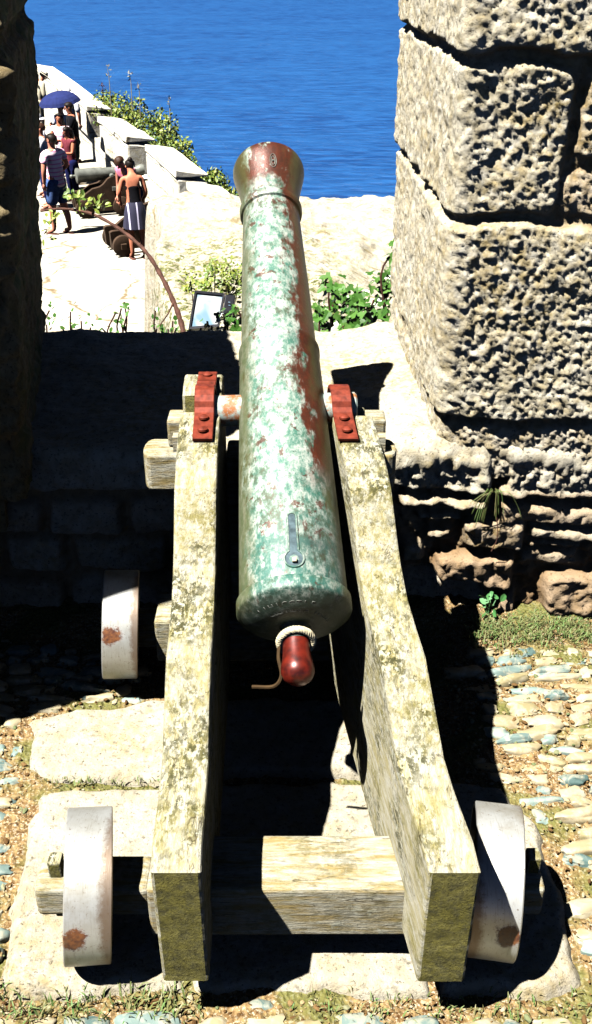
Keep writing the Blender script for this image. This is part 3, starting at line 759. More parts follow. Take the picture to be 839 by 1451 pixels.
D = D + sstep(.36, .45, zf) * sstep(.2, .3, XX) * (.010 * fbm(XX * 58, VV * 58, 3, 3, s=97) + .008 * fbm(XX * 9, VV * 9, 3, 3, s=98))
fsill = sstep(.52, .58, VV)                         # on the sill top: worn smooth, wide joints only
Ds = .006 * fbm(XX * 7, VV * 7, 1.0, 4, s=90) + .0035 * np.abs(fbm(XX * 34, VV * 34, 2, 3, s=93))
Ds = Ds + .03 * sstep(.10, .34, XX) * sstep(.3, .6, VV)
D = D * (1 - fsill) + Ds * fsill
mo = mo * (1 - fsill); to = to * (1 - fsill)
Yp = py[:, None] + ny_[:, None] * D - np.clip(XX - .37, 0, 9) * math.tan(R(4)) * (1 - sstep(.56, .7, VV)); Zp = pz[:, None] + nz_[:, None] * D
me = grid_mesh(np.stack([XX, Yp, Zp], -1), 'w', {'mortar': mo, 'tone': to, 'moss': np.zeros_like(mo)})
o = obj('parapet_wall', me, M['granite_sill'])
tag(o, 'low granite parapet with a worn sill beneath the barrel and rubble courses at right', 'wall')

# ================================================================== BATTERY GROUND
xs = np.arange(-1.0, 1.0, .0075); ys = np.arange(.75, 2.40, .0075)
XX, YY = np.meshgrid(xs, ys)
ZZ = -.006 + .006 * fbm(XX * 6, YY * 6, 0, 3, s=5) + .006 * np.abs(fbm(XX * 45, YY * 45, 0, 3, s=6)) + .03 * sstep(2.14, 2.3, YY)
me = grid_mesh(np.stack([XX, YY, ZZ], -1), 'ground')
bm = bmesh.new()
vs = [bm.verts.new(p) for p in [(-8, -8, -.03), (8, -8, -.03), (8, 2.45, -.03), (-8, 2.45, -.03)]]; bm.faces.new(vs)
structure(obj('ground', merge_mesh(me, bm), M['soil']))

def sdf_poly(x, y, poly):
    d = np.full(x.shape, 1e9); inside = np.zeros(x.shape, bool); n = len(poly)
    for i in range(n):
        ax, ay = poly[i]; bx, by = poly[(i + 1) % n]
        ex, ey = bx - ax, by - ay; t = np.clip(((x - ax) * ex + (y - ay) * ey) / (ex * ex + ey * ey), 0, 1)
        d = np.minimum(d, np.hypot(x - ax - ex * t, y - ay - ey * t))
        c = ((ay > y) != (by > y)) & (x < (bx - ax) * (y - ay) / (by - ay + 1e-12) + ax); inside ^= c
    return np.where(inside, -d, d)
slab_polys = []
def slab(pxs, seed, h=.016):
    poly = [tuple(atZ(*p, h)[:2]) for p in pxs]; slab_polys.append(poly)
    a = np.array(poly); xs = np.arange(a[:, 0].min() - .03, a[:, 0].max() + .03, .007); ys = np.arange(a[:, 1].min() - .03, a[:, 1].max() + .03, .007)
    X, Y = np.meshgrid(xs, ys); d = sdf_poly(X, Y, poly) + .010 * fbm(X * 14, Y * 14, seed, 3, s=seed)
    Z = h - .05 * sstep(-.022, .018, d) + .003 * fbm(X * 9, Y * 9, seed, 4, s=seed + 1) + .0018 * np.abs(fbm(X * 50, Y * 50, seed, 3, s=seed + 2))
    structure(obj('paving_slab', grid_mesh(np.stack([X, Y, Z], -1), 's'), M['slab']))
slab([(40, 1018), (95, 1002), (250, 985), (250, 1104), (60, 1108), (36, 1085)], 1)
slab([(48, 1118), (250, 1108), (262, 1398), (110, 1410), (4, 1398), (8, 1330), (30, 1205)], 2, .018)
slab([(268, 1105), (585, 1105), (610, 1408), (440, 1408), (272, 1402)], 3, .012)
slab([(596, 1100), (715, 1108), (760, 1165), (802, 1265), (832, 1392), (780, 1405), (622, 1408)], 4, .018)
slab([(262, 985), (540, 985), (580, 1095), (262, 1095)], 5, .012)

bm = bmesh.new(); rc = random.Random(3)
base_ico = bmesh.new(); bmesh.ops.create_icosphere(base_ico, subdivisions=3, radius=1)
ico_v = [v.co.copy() for v in base_ico.verts]; ico_f = [[v.index for v in f.verts] for f in base_ico.faces]; base_ico.free()
def blob(bm, c, sx, sy, sz, rot, seed, rough=.26):
    m = Matrix.Rotation(rot, 3, 'Z'); a = np.array(ico_v)
    n = 1 + rough * fbm(a[:, 0] * 1.6 + seed * 3.1, a[:, 1] * 1.6, a[:, 2] * 1.6 + seed, 3)
    vs = []
    sp = lambda w: math.copysign(abs(w) ** .72, w)
    for p, k in zip(ico_v, n):
        q = m @ Vector((sp(p.x) * sx * k, sp(p.y) * sy * k, sp(p.z) * sz * k)); vs.append(bm.verts.new(q + Vector(c)))
    for f in ico_f: bm.faces.new([vs[i] for i in f])
yy = .80
k = 0
while yy < 2.12:
    xx = -1.0 + rc.uniform(0, .1)
    rowh = rc.uniform(.028, .044) * (1.0 if yy > 1.1 else 1.15)
    while xx < 1.0:
        ln = rc.uniform(.03, .125)
        cx_, cy_ = xx + ln / 2, yy + rc.uniform(-.008, .008)
        d = min(float(sdf_poly(np.array([cx_]), np.array([cy_]), p)[0]) for p in slab_polys)
        vis = cx_ > .42 or cx_ < -.40 or cy_ < 1.12
        if d > ln * .36 and vis and rc.random() < .95:
            k += 1
            blob(bm, (cx_, cy_, rc.uniform(-.013, -.003)), ln * .47, rowh * rc.uniform(.34, .54), rc.uniform(.013, .019), rc.gauss(.05, .16), k)
        xx += ln + rc.uniform(.0, .018)
    yy += rowh
structure(obj('cobble_paving', bm, M['cobble'], None, True))
bm = bmesh.new(); ic = bmesh.new(); bmesh.ops.create_icosphere(ic, subdivisions=1, radius=1); gv = [v.co.copy() for v in ic.verts]; gf = [[v.index for v in f.verts] for f in ic.faces]; ic.free()
GX = np.array([rc.uniform(-.98, .98) for _ in range(9000)]); GY = np.array([rc.uniform(.78, 2.2) for _ in range(9000)])
GD = np.min([sdf_poly(GX, GY, p) for p in slab_polys], 0)
for gx, gy, gd in zip(GX, GY, GD):
    if gd < .004 or (abs(gx) < .38 and 1.13 < gy): continue
    r_ = min(.0065, .0018 * math.exp(abs(rc.gauss(0, .75)))); e_ = Vector((rc.uniform(.8, 1.7), rc.uniform(.6, 1.1), rc.uniform(.5, .9))) * r_; m_ = Matrix.Rotation(rc.uniform(0, 6.28), 3, 'Z')
    vs = [bm.verts.new(m_ @ Vector((p.x * e_.x * rc.uniform(.8, 1.2), p.y * e_.y * rc.uniform(.8, 1.2), p.z * e_.z)) + Vector((gx, gy, .001 + r_ * .2))) for p in gv]
    for f in gf: bm.faces.new([vs[i] for i in f])
g = obj('gravel', bm, M['gravel']); tag(g, 'loose brown and cream gravel between the cobbles', 'gravel', kind='stuff')

# grass at the wall foot and in the cracks (stuff)
def blades(bm, c, n, h, spread, w=.004, lean=.6, rnd=random):
    for _ in range(n):
        a = rnd.uniform(0, 6.28); p = Vector(c) + Vector((rnd.gauss(0, spread), rnd.gauss(0, spread * .5), 0))
        d = Vector((math.cos(a), math.sin(a), 0)); hh = h * rnd.uniform(.4, 1.1); l = rnd.uniform(.1, lean)
        x = Vector((-d.y, d.x, 0)) * w
        q = p + Vector((0, 0, hh * .6)) + d * hh * l * .4; r_ = p + Vector((0, 0, hh * (1 - .3 * l))) + d * hh * l
        v = [bm.verts.new(t) for t in (p - x, p + x, q + x * .8, q - x * .8, r_)]
        bm.faces.new(v[:4]); bm.faces.new((v[3], v[2], v[4]))
bm = bmesh.new(); rg = random.Random(8)
for _ in range(480):
    px, py_ = rg.uniform(670, 839), rg.gauss(886, 15); p = atZ(px, max(868, py_), .01)
    blades(bm, p, 5, .026, .010, .0016, 1.2, rg)
for _ in range(60):
    p = atZ(rg.uniform(0, 290), rg.uniform(1405, 1450), .0); blades(bm, p, 5, .03, .015, .0016, 1.2, rg)
for _ in range(36):
    p = atZ(rg.uniform(60, 240), 1109 + rg.gauss(0, 3), .01); blades(bm, p, 3, .016, .008, .0014, 1.2, rg)
for _ in range(90):
    p = atZ(rg.uniform(440, 839), rg.uniform(1408, 1450), .0); blades(bm, p, 3, .018, .015, .0014, 1.2, rg)
g = obj('grass', bm, M['grass']); tag(g, 'thin short grass at the foot of the granite wall and in the paving cracks', 'grass', kind='stuff')

def leaf(bm, c, n, up, ln, wd, kind='oval', fold=.15):
    n = Vector(n).normalized(); up = Vector(up); up = (up - n * up.dot(n)).normalized(); s = up.cross(n); c = Vector(c)
    if kind == 'ivy': sh = [(0, 0), (.38, -.10), (.50, .22), (.24, .34), (.30, .62), (0, 1), (-.30, .62), (-.24, .34), (-.50, .22), (-.38, -.10)]
    else: sh = [(0, 0), (.3, .22), (.42, .5), (.26, .8), (0, 1), (-.26, .8), (-.42, .5), (-.3, .22)]
    m = len(sh) // 2
    pts = [bm.verts.new(c + up * (y * ln) + s * (x * wd) + n * (abs(x) * fold * ln)) for x, y in sh]
    tip = m if kind != 'ivy' else 5
    bm.faces.new(pts[:tip + 1]); bm.faces.new([pts[0]] + pts[tip:])
def rdir(r): 
    a = r.uniform(0, 6.28); z = r.uniform(-1, 1); q = math.sqrt(1 - z * z); return Vector((q * math.cos(a), q * math.sin(a), z))

# weed at the foot of the wall, right of the carriage
c = atZ(690, 880, .0)
w = thing('weed_plant', 'small bright green leafy weed at the foot of the right wall beside the carriage shadow', 'plant', c)
bm = bmesh.new(); rw = random.Random(2)
for i in range(22):
    h = rw.uniform(.01, .085); d = rdir(rw); d.z = abs(d.z) * .6 + .3; leaf(bm, c + Vector((rw.gauss(0, .012), rw.gauss(0, .01), h)), d, rdir(rw), rw.uniform(.016, .032), .022)
obj('foliage', bm, M['weed'], w)
bm = bmesh.new(); tube(bm, [c, c + Vector((.003, 0, .05)), c + Vector((-.004, -.004, .09))], .0018, 5); obj('stem', bm, M['weed'], w)
# spiky plant hanging from the wall
c = Vector(fx(697, 694)) + Vector((0, -.015, 0))
w = thing('wall_plant', 'spiky grass tuft hanging from a joint of the right wall', 'plant', c)
bm = bmesh.new(); bs = bmesh.new()
for i in range(17):
    a = rw.uniform(-1.5, 1.2); L_ = rw.uniform(.05, .105)
    p = [c, c + Vector((math.sin(a) * L_ * .4, -.02 - rw.uniform(0, .02), .012 + math.cos(a) * .012)), c + Vector((math.sin(a) * L_ * .75, -.03, -L_ * .45 * abs(math.cos(a)))), c + Vector((math.sin(a) * L_ * .9, -.03, -L_ * math.cos(a)))]
    tube(bm, spline(p, 9), [.0011] * 9 + [.0003], 4)
obj('foliage', bm, M['grass'], w)
tube(bs, spline([c, c + Vector((.012, -.02, -.06)), c + Vector((.02, -.025, -.12)), c + Vector((.008, -.025, -.165))], 12), .0014, 5); obj('stem', bs, M['bark'], w)

# ================================================================== GUN CARRIAGE
LX = lambda Y: (-.226 - (Y - 1.056) * .026, -.147 - (Y - 1.056) * .017)      # left cheek: outer, inner x
RX = lambda Y: (.206 - (Y - 1.056) * .142, .288 - (Y - 1.056) * .138)        # right cheek: inner, outer x
cheek_top = [(1.056, .395), (1.10, .412), (1.20, .412), (1.276, .420), (1.35, .470), (1.43, .520), (1.50, .532), (1.575, .547), (1.64, .585), (1.69, .632), (1.75, .695), (1.82, .730), (1.90, .752),
             (1.955, .760), (1.962, .735), (2.028, .735), (2.035, .772), (2.08, .785), (2.125, .785)]
cheek_bot = [(2.135, .75), (2.13, .12), (1.90, .11), (1.80, .09), (1.40, .09), (1.33, .105), (1.066, .115)]
def cheek(bm, top, bot, X, c=.0055):
    raw = top + bot; prof = []
    for i, p in enumerate(raw):                       # dense outline with a little wear
        q = raw[(i + 1) % len(raw)]; L_ = math.hypot(q[0] - p[0], q[1] - p[1]); k = max(1, int(L_ / .014))
        for j in range(k): prof.append((p[0] + (q[0] - p[0]) * j / k, p[1] + (q[1] - p[1]) * j / k))
    P = np.array(prof); n = len(P)
    T = np.roll(P, -1, 0) - np.roll(P, 1, 0); T /= np.linalg.norm(T, axis=1)[:, None] + 1e-9
    area = np.sum(P[:, 0] * np.roll(P[:, 1], -1) - np.roll(P[:, 0], -1) * P[:, 1])
    N = np.stack([T[:, 1], -T[:, 0]], 1) * (1 if area > 0 else -1)        # outward
    sx = X(1.5)[0] * 37
    P = P + N * (.0013 * fbm(P[:, 0] * 18, P[:, 1] * 18, sx, 3, s=2))[:, None]
    rings = []
    for side, dx, off in ((0, 0, -c), (0, c * .35, -c * .3), (0, c, 0), (.5, 0, 0), (1, -c, 0), (1, -c * .35, -c * .3), (1, 0, -c)):
        Q = P + N * (off + (.0005 * fbm(P[:, 0] * 40, P[:, 1] * 40, side * 2 + sx, 2, s=3) if abs(off) < c * .9 else 0 * P[:, 0]))[:, None]
        ring = []
        for y_, z_ in Q:
            xa, xb = X(y_); ring.append(bm.verts.new((xa + (xb - xa) * side + dx, y_, z_)))
        rings.append(ring)
    for A, B_ in zip(rings, rings[1:]):
        for i in range(n): bm.faces.new((A[i], A[(i + 1) % n], B_[(i + 1) % n], B_[i]))
    from mathutils.geometry import tessellate_polygon
    for ring, flip in ((rings[0], False), (rings[-1], True)):
        for tri in tessellate_polygon([[Vector((v.co.y, v.co.z, 0)) for v in ring]]):
            try: bm.faces.new([ring[i] for i in tri])
            except ValueError: pass
carr = thing('gun_carriage', 'weathered lichen spotted oak gun carriage with iron tyred wheels carrying the bronze barrel', 'gun carriage', (.02, 1.6, 0))
bm = bmesh.new(); cheek(bm, cheek_top, cheek_bot, LX); obj('cheek', bm, M['wood'], carr)
bm = bmesh.new(); cheek(bm, cheek_top[:-3] + [(2.033, .745), (2.06, .70), (2.12, .64)], cheek_bot[1:], RX); obj('cheek', bm, M['wood'], carr)
# axletrees: square beams with rounded arms
def axle(y, z, x0, x1, a0, a1, s=.062):
    bm = bmesh.new(); box(bm, x0, x1, y - s, y + s, z - .060, z + .062); bevel(bm, .006)
    for xa, xb in ((a0, x0), (x1, a1)):
        b2 = bmesh.new(); box(b2, xa, xb, y - .040, y + .040, z - .036, z + .036); bevel(b2, .010, 3)
        t_ = bpy.data.meshes.new('t'); b2.to_mesh(t_); b2.free(); bm.from_mesh(t_)
    return obj('axletree', bm, M['wood_x'], carr)
WR = .136
axle(1.235, .150, -.262, .325, -.468, .445)
axle(2.02, .150, -.345, .16, -.40, .225)
def wheel(cx, cy, half, r=WR, spot=None, name='wheel', par=None, mt=None, mw=None, local=False, yaw=0, camber=0):
    par = par or carr; loc = Vector((cx, cy, r + .002))
    o_ = Vector((cx - half, cy, r + .016))
    bm = bmesh.new()
    lathe(bm, o_ + Vector((.012, 0, 0)), (1, 0, 0), [(-.004, .0), (-.004, .055), (-.002, .06), (-.002, r - .012), (2 * half - .022, r - .012), (2 * half - .022, .06), (2 * half - .020, .055), (2 * half - .020, 0)], 48)
    wo = obj('wheel', bm, mw or M['wood'], par, True, local)
    bm = bmesh.new()
    lathe(bm, o_, (1, 0, 0), [(0, r - .010), (0, r - .002), (.002, r), (2 * half - .002, r), (2 * half, r - .002), (2 * half, r - .010), (0, r - .010)], 72)
    if mt is None:
        sp = spot or (0, -.1, .1)
        mt = m_tyre('iron_tyre', tuple(sp))
    ty = obj('tyre', bm, mt, wo, True, local)
    if yaw or camber:
        c_ = Vector((cx, cy, r + .016)) - par.location; m_ = Matrix.Translation(c_) @ Matrix.Rotation(yaw, 4, 'Z') @ Matrix.Rotation(camber, 4, 'Y') @ Matrix.Translation(-c_)
        wo.data.transform(m_); ty.data.transform(m_)
    return wo
def wcentre(cx, cy, r=WR): return Vector((cx, cy, r + .016)) - carr.location
def spot(cx, cy, a, r=WR): 
    v = wcentre(cx, cy) + Vector((0, -math.cos(a) * r, math.sin(a) * r)); return v
wheel(-.378, 1.235, .041, spot=spot(-.378, 1.235, R(10)), yaw=R(9), camber=R(6))
wheel(.362, 1.245, .042, spot=spot(.362, 1.245, R(8)), yaw=R(-9))
wheel(-.440, 2.03, .043, spot=spot(-.440, 2.03, R(24)), yaw=R(7), camber=R(5))
wheel(.215, 1.985, .044, spot=spot(.215, 1.985, R(20)))
# linchpins and wedges
for cx, cy, z0, z1 in ((-.432, 1.235, .09, .222), (.428, 1.245, .09, .222)):
    bm = bmesh.new(); box(bm, cx - .012, cx + .012, cy - .014, cy + .014, z0 - .01, z1); bevel(bm, .003); obj('linchpin', bm, M['wood'], carr)
for cx, cy in ((-.272, 2.03),):
    bm = bmesh.new(); box(bm, cx - .018, cx + .018, cy - .03, cy + .03, .208, .268); bevel(bm, .004); obj('wedge', bm, M['wood'], carr)
# transom between the cheeks at the rear, and front bolster whose ends stick out
bm = bmesh.new(); box(bm, -.16, .10, 2.02, 2.11, .22, .63); bevel(bm, .007); obj('front_transom', bm, M['wood_x'], carr)
for sx, xa, xb in ((-1, -.352, -.238), (1, .150, .232)):
    bm = bmesh.new()
    pr = [(xb, 2.02), (xb, 2.11)] if sx < 0 else [(xa, 2.11), (xa, 2.02)]
    if sx < 0: out = [(xa + .02 - .02 * math.sin(a), 2.065 + .045 * math.cos(a)) for a in np.linspace(0, math.pi, 9)]; ringp = [(xb, 2.11)] + out + [(xb, 2.02)]
    else: out = [(xb - .02 + .02 * math.sin(a), 2.065 - .045 * math.cos(a)) for a in np.linspace(0, math.pi, 9)]; ringp = [(xa, 2.02)] + out + [(xa, 2.11)]
    lo = [bm.verts.new((x_, y_, .540)) for x_, y_ in ringp]; hi = [bm.verts.new((x_, y_, .632)) for x_, y_ in ringp]
    bm.faces.new(lo); bm.faces.new(hi[::-1])
    for i in range(len(lo)): bm.faces.new((lo[i], lo[(i + 1) % len(lo)], hi[(i + 1) % len(lo)], hi[i]))
    bevel(bm, .006, 2, 50); obj('bolster_end', bm, M['wood_x'], carr)
    bm = bmesh.new(); xc = -.268 if sx < 0 else .175
    box(bm, xc - .026, xc + .030, 2.06, 2.125, .632, .70); bevel(bm, .006); box(bm, xc - .012, xc + .028, 2.035, 2.06, .632, .67); obj('cleat', bm, M['wood_x'], carr)
# cap squares: red iron straps humped over the trunnions
TR = Vector((-.03, 1.995, .760))
for xc in (-.1965, .094):
    W = .021
    path = [(2.105, .794), (2.055, .792), (2.045, .797)] + [(TR.y + .042 * math.cos(a), TR.z + .003 + .042 * math.sin(a)) for a in np.linspace(.35, math.pi - .35, 9)] + [(1.944, .768), (1.93, .763), (1.86, .746)]
    if xc > 0: path = [(2.05, .745)] + path[3:]
    bm = bmesh.new(); up, lo = [], []
    for i, (y_, z_) in enumerate(path):
        a_ = path[max(i - 1, 0)]; b_ = path[min(i + 1, len(path) - 1)]; t = Vector((0, b_[0] - a_[0], b_[1] - a_[1])).normalized(); n = Vector((0, t.z, -t.y))
        if n.z < 0: n = -n
        sk = (y_ - TR.y) * (-.02 if xc < 0 else -.11)
        up.append([bm.verts.new(Vector((xc + sx * W + sk, y_, z_)) + n * .007) for sx in (-1, 1)]); lo.append([bm.verts.new(Vector((xc + sx * W + sk, y_, z_)) - n * .002) for sx in (-1, 1)])
    for i in range(len(path) - 1):
        bm.faces.new((up[i][0], up[i][1], up[i + 1][1], up[i + 1][0])); bm.faces.new((lo[i][0], lo[i + 1][0], lo[i + 1][1], lo[i][1]))
        for s_ in (0, 1): bm.faces.new((up[i][s_], up[i + 1][s_], lo[i + 1][s_], lo[i][s_]))
    for e in (0, -1): bm.faces.new((up[e][0], up[e][1], lo[e][1], lo[e][0]))
    bevel(bm, .0015, 1, 50)
    cap = obj('cap_square', bm, M['iron_red'], carr)
    for yb, zb in ((2.085, .799), (1.922, .769), (1.882, .760)):
        if xc > 0 and yb > 2: continue
        bm = bmesh.new(); sk = (yb - TR.y) * (-.02 if xc < 0 else -.11)
        lathe(bm, (xc + sk, yb, zb), (0, .1, 1), [(0, 0), (0, .011), (.004, .011), (.008, .006), (.009, 0)], 12)
        obj('bolt', bm, M['iron_red'], cap, True)

# ================================================================== BARREL
BB, MU = Vector((-.003, 1.55, .53)), Vector((-.072, 2.70, 1.12))
ax = (MU - BB); LB = ax.length; ax.normalize()
xr = ax.cross(Vector((0, 0, 1))).normalized(); zr = xr.cross(ax)
MB = Matrix((( *xr, 0), (*ax, 0), (*zr, 0), (0, 0, 0, 1))).transposed()
barrel = thing('cannon_barrel', 'long green and red brown bronze cannon barrel pointing out over the sill to sea', 'cannon', BB)
barrel.rotation_euler = MB.to_euler()
def bl(name, bm, mat, par=barrel, smooth=True): return obj(name, bm, mat, par, smooth, True)   # local: Y along the bore
u = lambda t: t * LB
prof = [(-.030, .030), (-.030, .045), (-.024, .075), (-.012, .097), (-.004, .1035), (-.002, .1085), (.003, .111), (.024, .111), (.027, .1085), (.030, .1035), (.036, .1048), (.06, .1045), (u(.2), .1005), (u(.35), .0955), (u(.497), .0898), (u(.500), .0920), (u(.509), .0920), (u(.511), .0858),
        (u(.65), .0808), (u(.80), .0738), (u(.862), .0708), (u(.864), .0760), (u(.870), .0790), (u(.878), .0790), (u(.884), .0712), (u(.90), .0725), (u(.925), .0765), (u(.95), .083), (u(.972), .0895), (u(.985), .0925), (u(.993), .0925), (u(1.0), .090), (u(1.003), .084),
        (u(1.004), .07), (u(1.003), .048), (u(.99), .045), (u(.6), .045), (u(.6), 0)]
bm = bmesh.new(); lathe(bm, (0, 0, 0), (0, 1, 0), prof, 96)
bo = bl('tube', bm, M['barrel'])
for e in bo.data.edges: pass
bm = bmesh.new(); lathe(bm, (0, u(.387), -.002), (1, 0, 0), [(-.168, 0), (-.168, .030), (-.164, .034), (.158, .034), (.162, .030), (.162, 0)], 32); bl('trunnion', bm, M['trunnion'])
bm = bmesh.new(); lathe(bm, (0, -.028, 0), (0, -1, 0), [(-.01, .034), (.0, .031), (.008, .025), (.018, .0235), (.03, .026)], 32); bl('cascabel_neck', bm, M['barrel'])
bm = bmesh.new(); lathe(bm, (0, -.052, 0), (0, -1, 0), [(0, .020), (.004, .025), (.03, .0262), (.045, .0285), (.058, .0315), (.07, .0315), (.082, .026), (.09, .015), (.093, 0)], 32); bl('cascabel_button', bm, M['button'])
# vent field: keyhole shaped moulding on top of the breech
def wrap(x, y, h): 
    r_ = np.interp(y, [p[0] for p in prof[:19]], [p[1] for p in prof[:19]]) + h; a = x / r_
    return Vector((r_ * math.sin(a), y, r_ * math.cos(a)))
ko = []
for a in np.linspace(-math.pi / 2 - 1.0, math.pi / 2 + 1.0, 1): pass
R1, R2 = .0185, .0085
key = [(R1 * math.sin(a), .062 + R1 * -math.cos(a)) for a in np.linspace(-math.pi + .5, math.pi - .5, 22)] + [(R2 * math.cos(a), .155 + R2 * math.sin(a)) for a in np.linspace(0, math.pi, 10)]
bm = bmesh.new(); loop = [wrap(x_, y_, .001) for x_, y_ in key]; tube(bm, loop + [loop[0], loop[1]], .0022, 6, False); bl('vent_moulding', bm, M['barrel'])
bm = bmesh.new(); ctr = [bm.verts.new(wrap(x_, y_, .0012)) for x_, y_ in key]; bm.faces.new(ctr); bmesh.ops.triangulate(bm, faces=bm.faces[:])
bl('vent_pan', bm, plain('bluish_bare_bronze', (.10, .15, .17), .4, .4, .5, 60), smooth=False)
bm = bmesh.new(); box(bm, -.004, .004, .052, .061, .105, .112); bevel(bm, .001); bl('vent_plug', bm, M['rope'])
bm = bmesh.new(); box(bm, -.0008, .0008, .003, .024, .1075, .1094); bl('sight_notch', bm, M['dark_iron'])
# muzzle emblem: raised double oval with a dot
def mz(x, y): 
    r_ = np.interp(y, [p[0] for p in prof[25:32]], [p[1] for p in prof[25:32]]) + .001; a = (x) / r_
    return Vector((r_ * math.sin(a), y, r_ * math.cos(a)))
bm = bmesh.new(); yc = u(.950)
for ra, rb in ((.008, .020), (.0045, .013)):
    lp = [mz(.009 + ra * math.cos(t), yc + rb * math.sin(t)) for t in np.linspace(0, 2 * math.pi, 25)]; tube(bm, lp, .0010, 6, False)
bmesh.ops.create_icosphere(bm, subdivisions=2, radius=.003, matrix=Matrix.Translation(mz(.009, yc)))
bl('emblem', bm, M['far_bronze'])
# raised lettering round the breech face
def text_mesh(ch, size):
    cu = bpy.data.curves.new('t', 'FONT'); cu.body = ch; cu.size = size; cu.extrude = .0012; cu.align_x = 'CENTER'
    o = link(bpy.data.objects.new('t', cu)); bpy.context.view_layer.update()
    me = bpy.data.meshes.new_from_object(o.evaluated_get(bpy.context.evaluated_depsgraph_get())); bpy.data.objects.remove(o); bpy.data.curves.remove(cu); return me
bm = bmesh.new()
for word, rad, size, a0, a1 in (('LIHICCTLE', .083, .0165, 52, -22), ('CLOMMEN.A', .067, .0145, 42, -18), ('FECIIT', .066, .013, -36, -72)):
    for i, ch in enumerate(word):
        a = R(a0 + (a1 - a0) * i / (len(word) - 1)); me_ = text_mesh(ch, size)
        ys_ = -np.interp(rad, [.03, .045, .075, .097, .1035], [.030, .030, .024, .012, .004]) - .0008
        # face looks along -Y; letter up = radial, right = +X seen from behind
        rad_v = Vector((-math.sin(a), 0, math.cos(a))); n_ = Vector((0, -1, 0)); n_ = (n_ + rad_v * .35).normalized(); up_ = (rad_v - n_ * rad_v.dot(n_)).normalized(); rt = up_.cross(n_)
        m4 = Matrix((( *rt, 0), (*up_, 0), (*n_, 0), (0, 0, 0, 1))).transposed(); m4.translation = rad_v * (rad - size * .35) + Vector((0, ys_, 0))
        me_.transform(m4); bm.from_mesh(me_); bpy.data.meshes.remove(me_)
bl('lettering', bm, M['far_bronze'], smooth=False)

# rope grommet on the cascabel neck, with its lanyard
rp = thing('rope_ring', 'white twisted rope ring round the red cascabel knob', 'rope', MB @ Vector((0, -.058, 0)) + BB)
rp.rotation_euler = barrel.rotation_euler
bm = bmesh.new()
for st_ in range(3):
    pts_ = []
    for i in range(145):
        t = 2 * math.pi * i / 144; q = t * 14 + st_ * 2 * math.pi / 3
        rr2 = .0315 + .0035 * math.cos(q); pts_.append(Vector((rr2 * math.cos(t), .0035 * math.sin(q) + .010 * math.sin(t), rr2 * math.sin(t))))
    tube(bm, pts_, .0040, 6, False)
obj('strand', bm, M['rope'], rp, True, True)
bm = bmesh.new(); tube(bm, spline([(-.031, 0, -.004), (-.034, -.03, -.006), (-.030, -.062, -.012), (-.045, -.075, -.03), (-.085, -.07, -.04)], 20), .0035, 6); obj('lanyard', bm, M['cord'], rp, True, True)

# ================================================================== OUTSIDE: SEA, TERRAIN, TERRACE
bm = bmesh.new(); vs = [bm.verts.new(p) for p in [(-9000, -200, -46), (9000, -200, -46), (9000, 16000, -46), (-9000, 16000, -46)]]; bm.faces.new(vs)
structure(obj('sea', bm, M['sea']))

# rocky headland: plateau right of the terrace edge, dropping to the terrace on the left and to the sea behind
xs = np.concatenate([np.arange(-14, -2.6, .2), np.arange(-2.6, 2.4, .035), np.arange(2.4, 9, .2)]); ys = np.concatenate([np.arange(3.0, 6, .12), np.arange(6, 15.5, .04), np.arange(15.5, 60, .4)])
XX, YY = np.meshgrid(xs, ys)
edge = -1.12 - .145 * (YY - 8.0) + .10 * fbm(YY * .9, XX * .3, 0, 3, s=3) 
plat = np.interp(YY, [3, 4.6, 7.5, 10, 13, 14.5], [-.32, -.42, -1.12, -1.20, -1.26, -1.40]) - .16 * np.clip(XX - .1, 0, 9) - .05 * np.clip(-XX, 0, 3) * sstep(8, 12, YY)
plat = plat + .10 * fbm(XX * .8, YY * .8, 0, 4, s=8) + .045 * np.abs(fbm(XX * 3, YY * 1.8, 0, 4, s=9)) + .018 * fbm(XX * 11, YY * 9, 0, 3, s=10)
drop = sstep(13.9, 16.5, YY + .45 * np.clip(XX, 0, 3))
plat = plat * (1 - drop) + (-9) * drop
ledge = np.interp(YY, [3, 4.8, 5.8, 7], [-.35, -.5, -2.6, TZ - .3])
left = np.where(YY < 7, ledge, TZ - .3)
m = sstep(.05, -.22, XX - edge)
ZZ = plat * (1 - m) + left * m
# seaward of the terrace the ground falls away
wallx = -2.0 - .36 * (YY - 18) + .9
seaw = sstep(0, 3.5, XX - wallx - .4) * sstep(15.0, 17, YY)
ZZ = ZZ * (1 - seaw) + (-14) * seaw
veg = sstep(.9, -.6, XX + .35 * fbm(XX * 1.2, YY * .8, 0, 3, s=4)) * sstep(12.3, 10.5, YY) * .95 + sstep(9.6, 8.4, YY) * .6
me = grid_mesh(np.stack([XX, YY, ZZ], -1), 'terrain', {'veg': np.clip(veg, 0, 1)})
structure(obj('headland_rock', me, M['rock']))

# terrace pavement
bm = bmesh.new()
poly = [(-16, 6.5), (-1.0, 6.5), (-1.35, 10), (-1.55, 14), (-1.75, 17.2), (-2.2, 18.6), (-3.2, 21.3), (-8.7, 36), (-20, 50)]
vs = [bm.verts.new((x_, y_, TZ)) for x_, y_ in poly]; bm.faces.new(vs)
structure(obj('terrace_pavement', bm, M['pavement']))

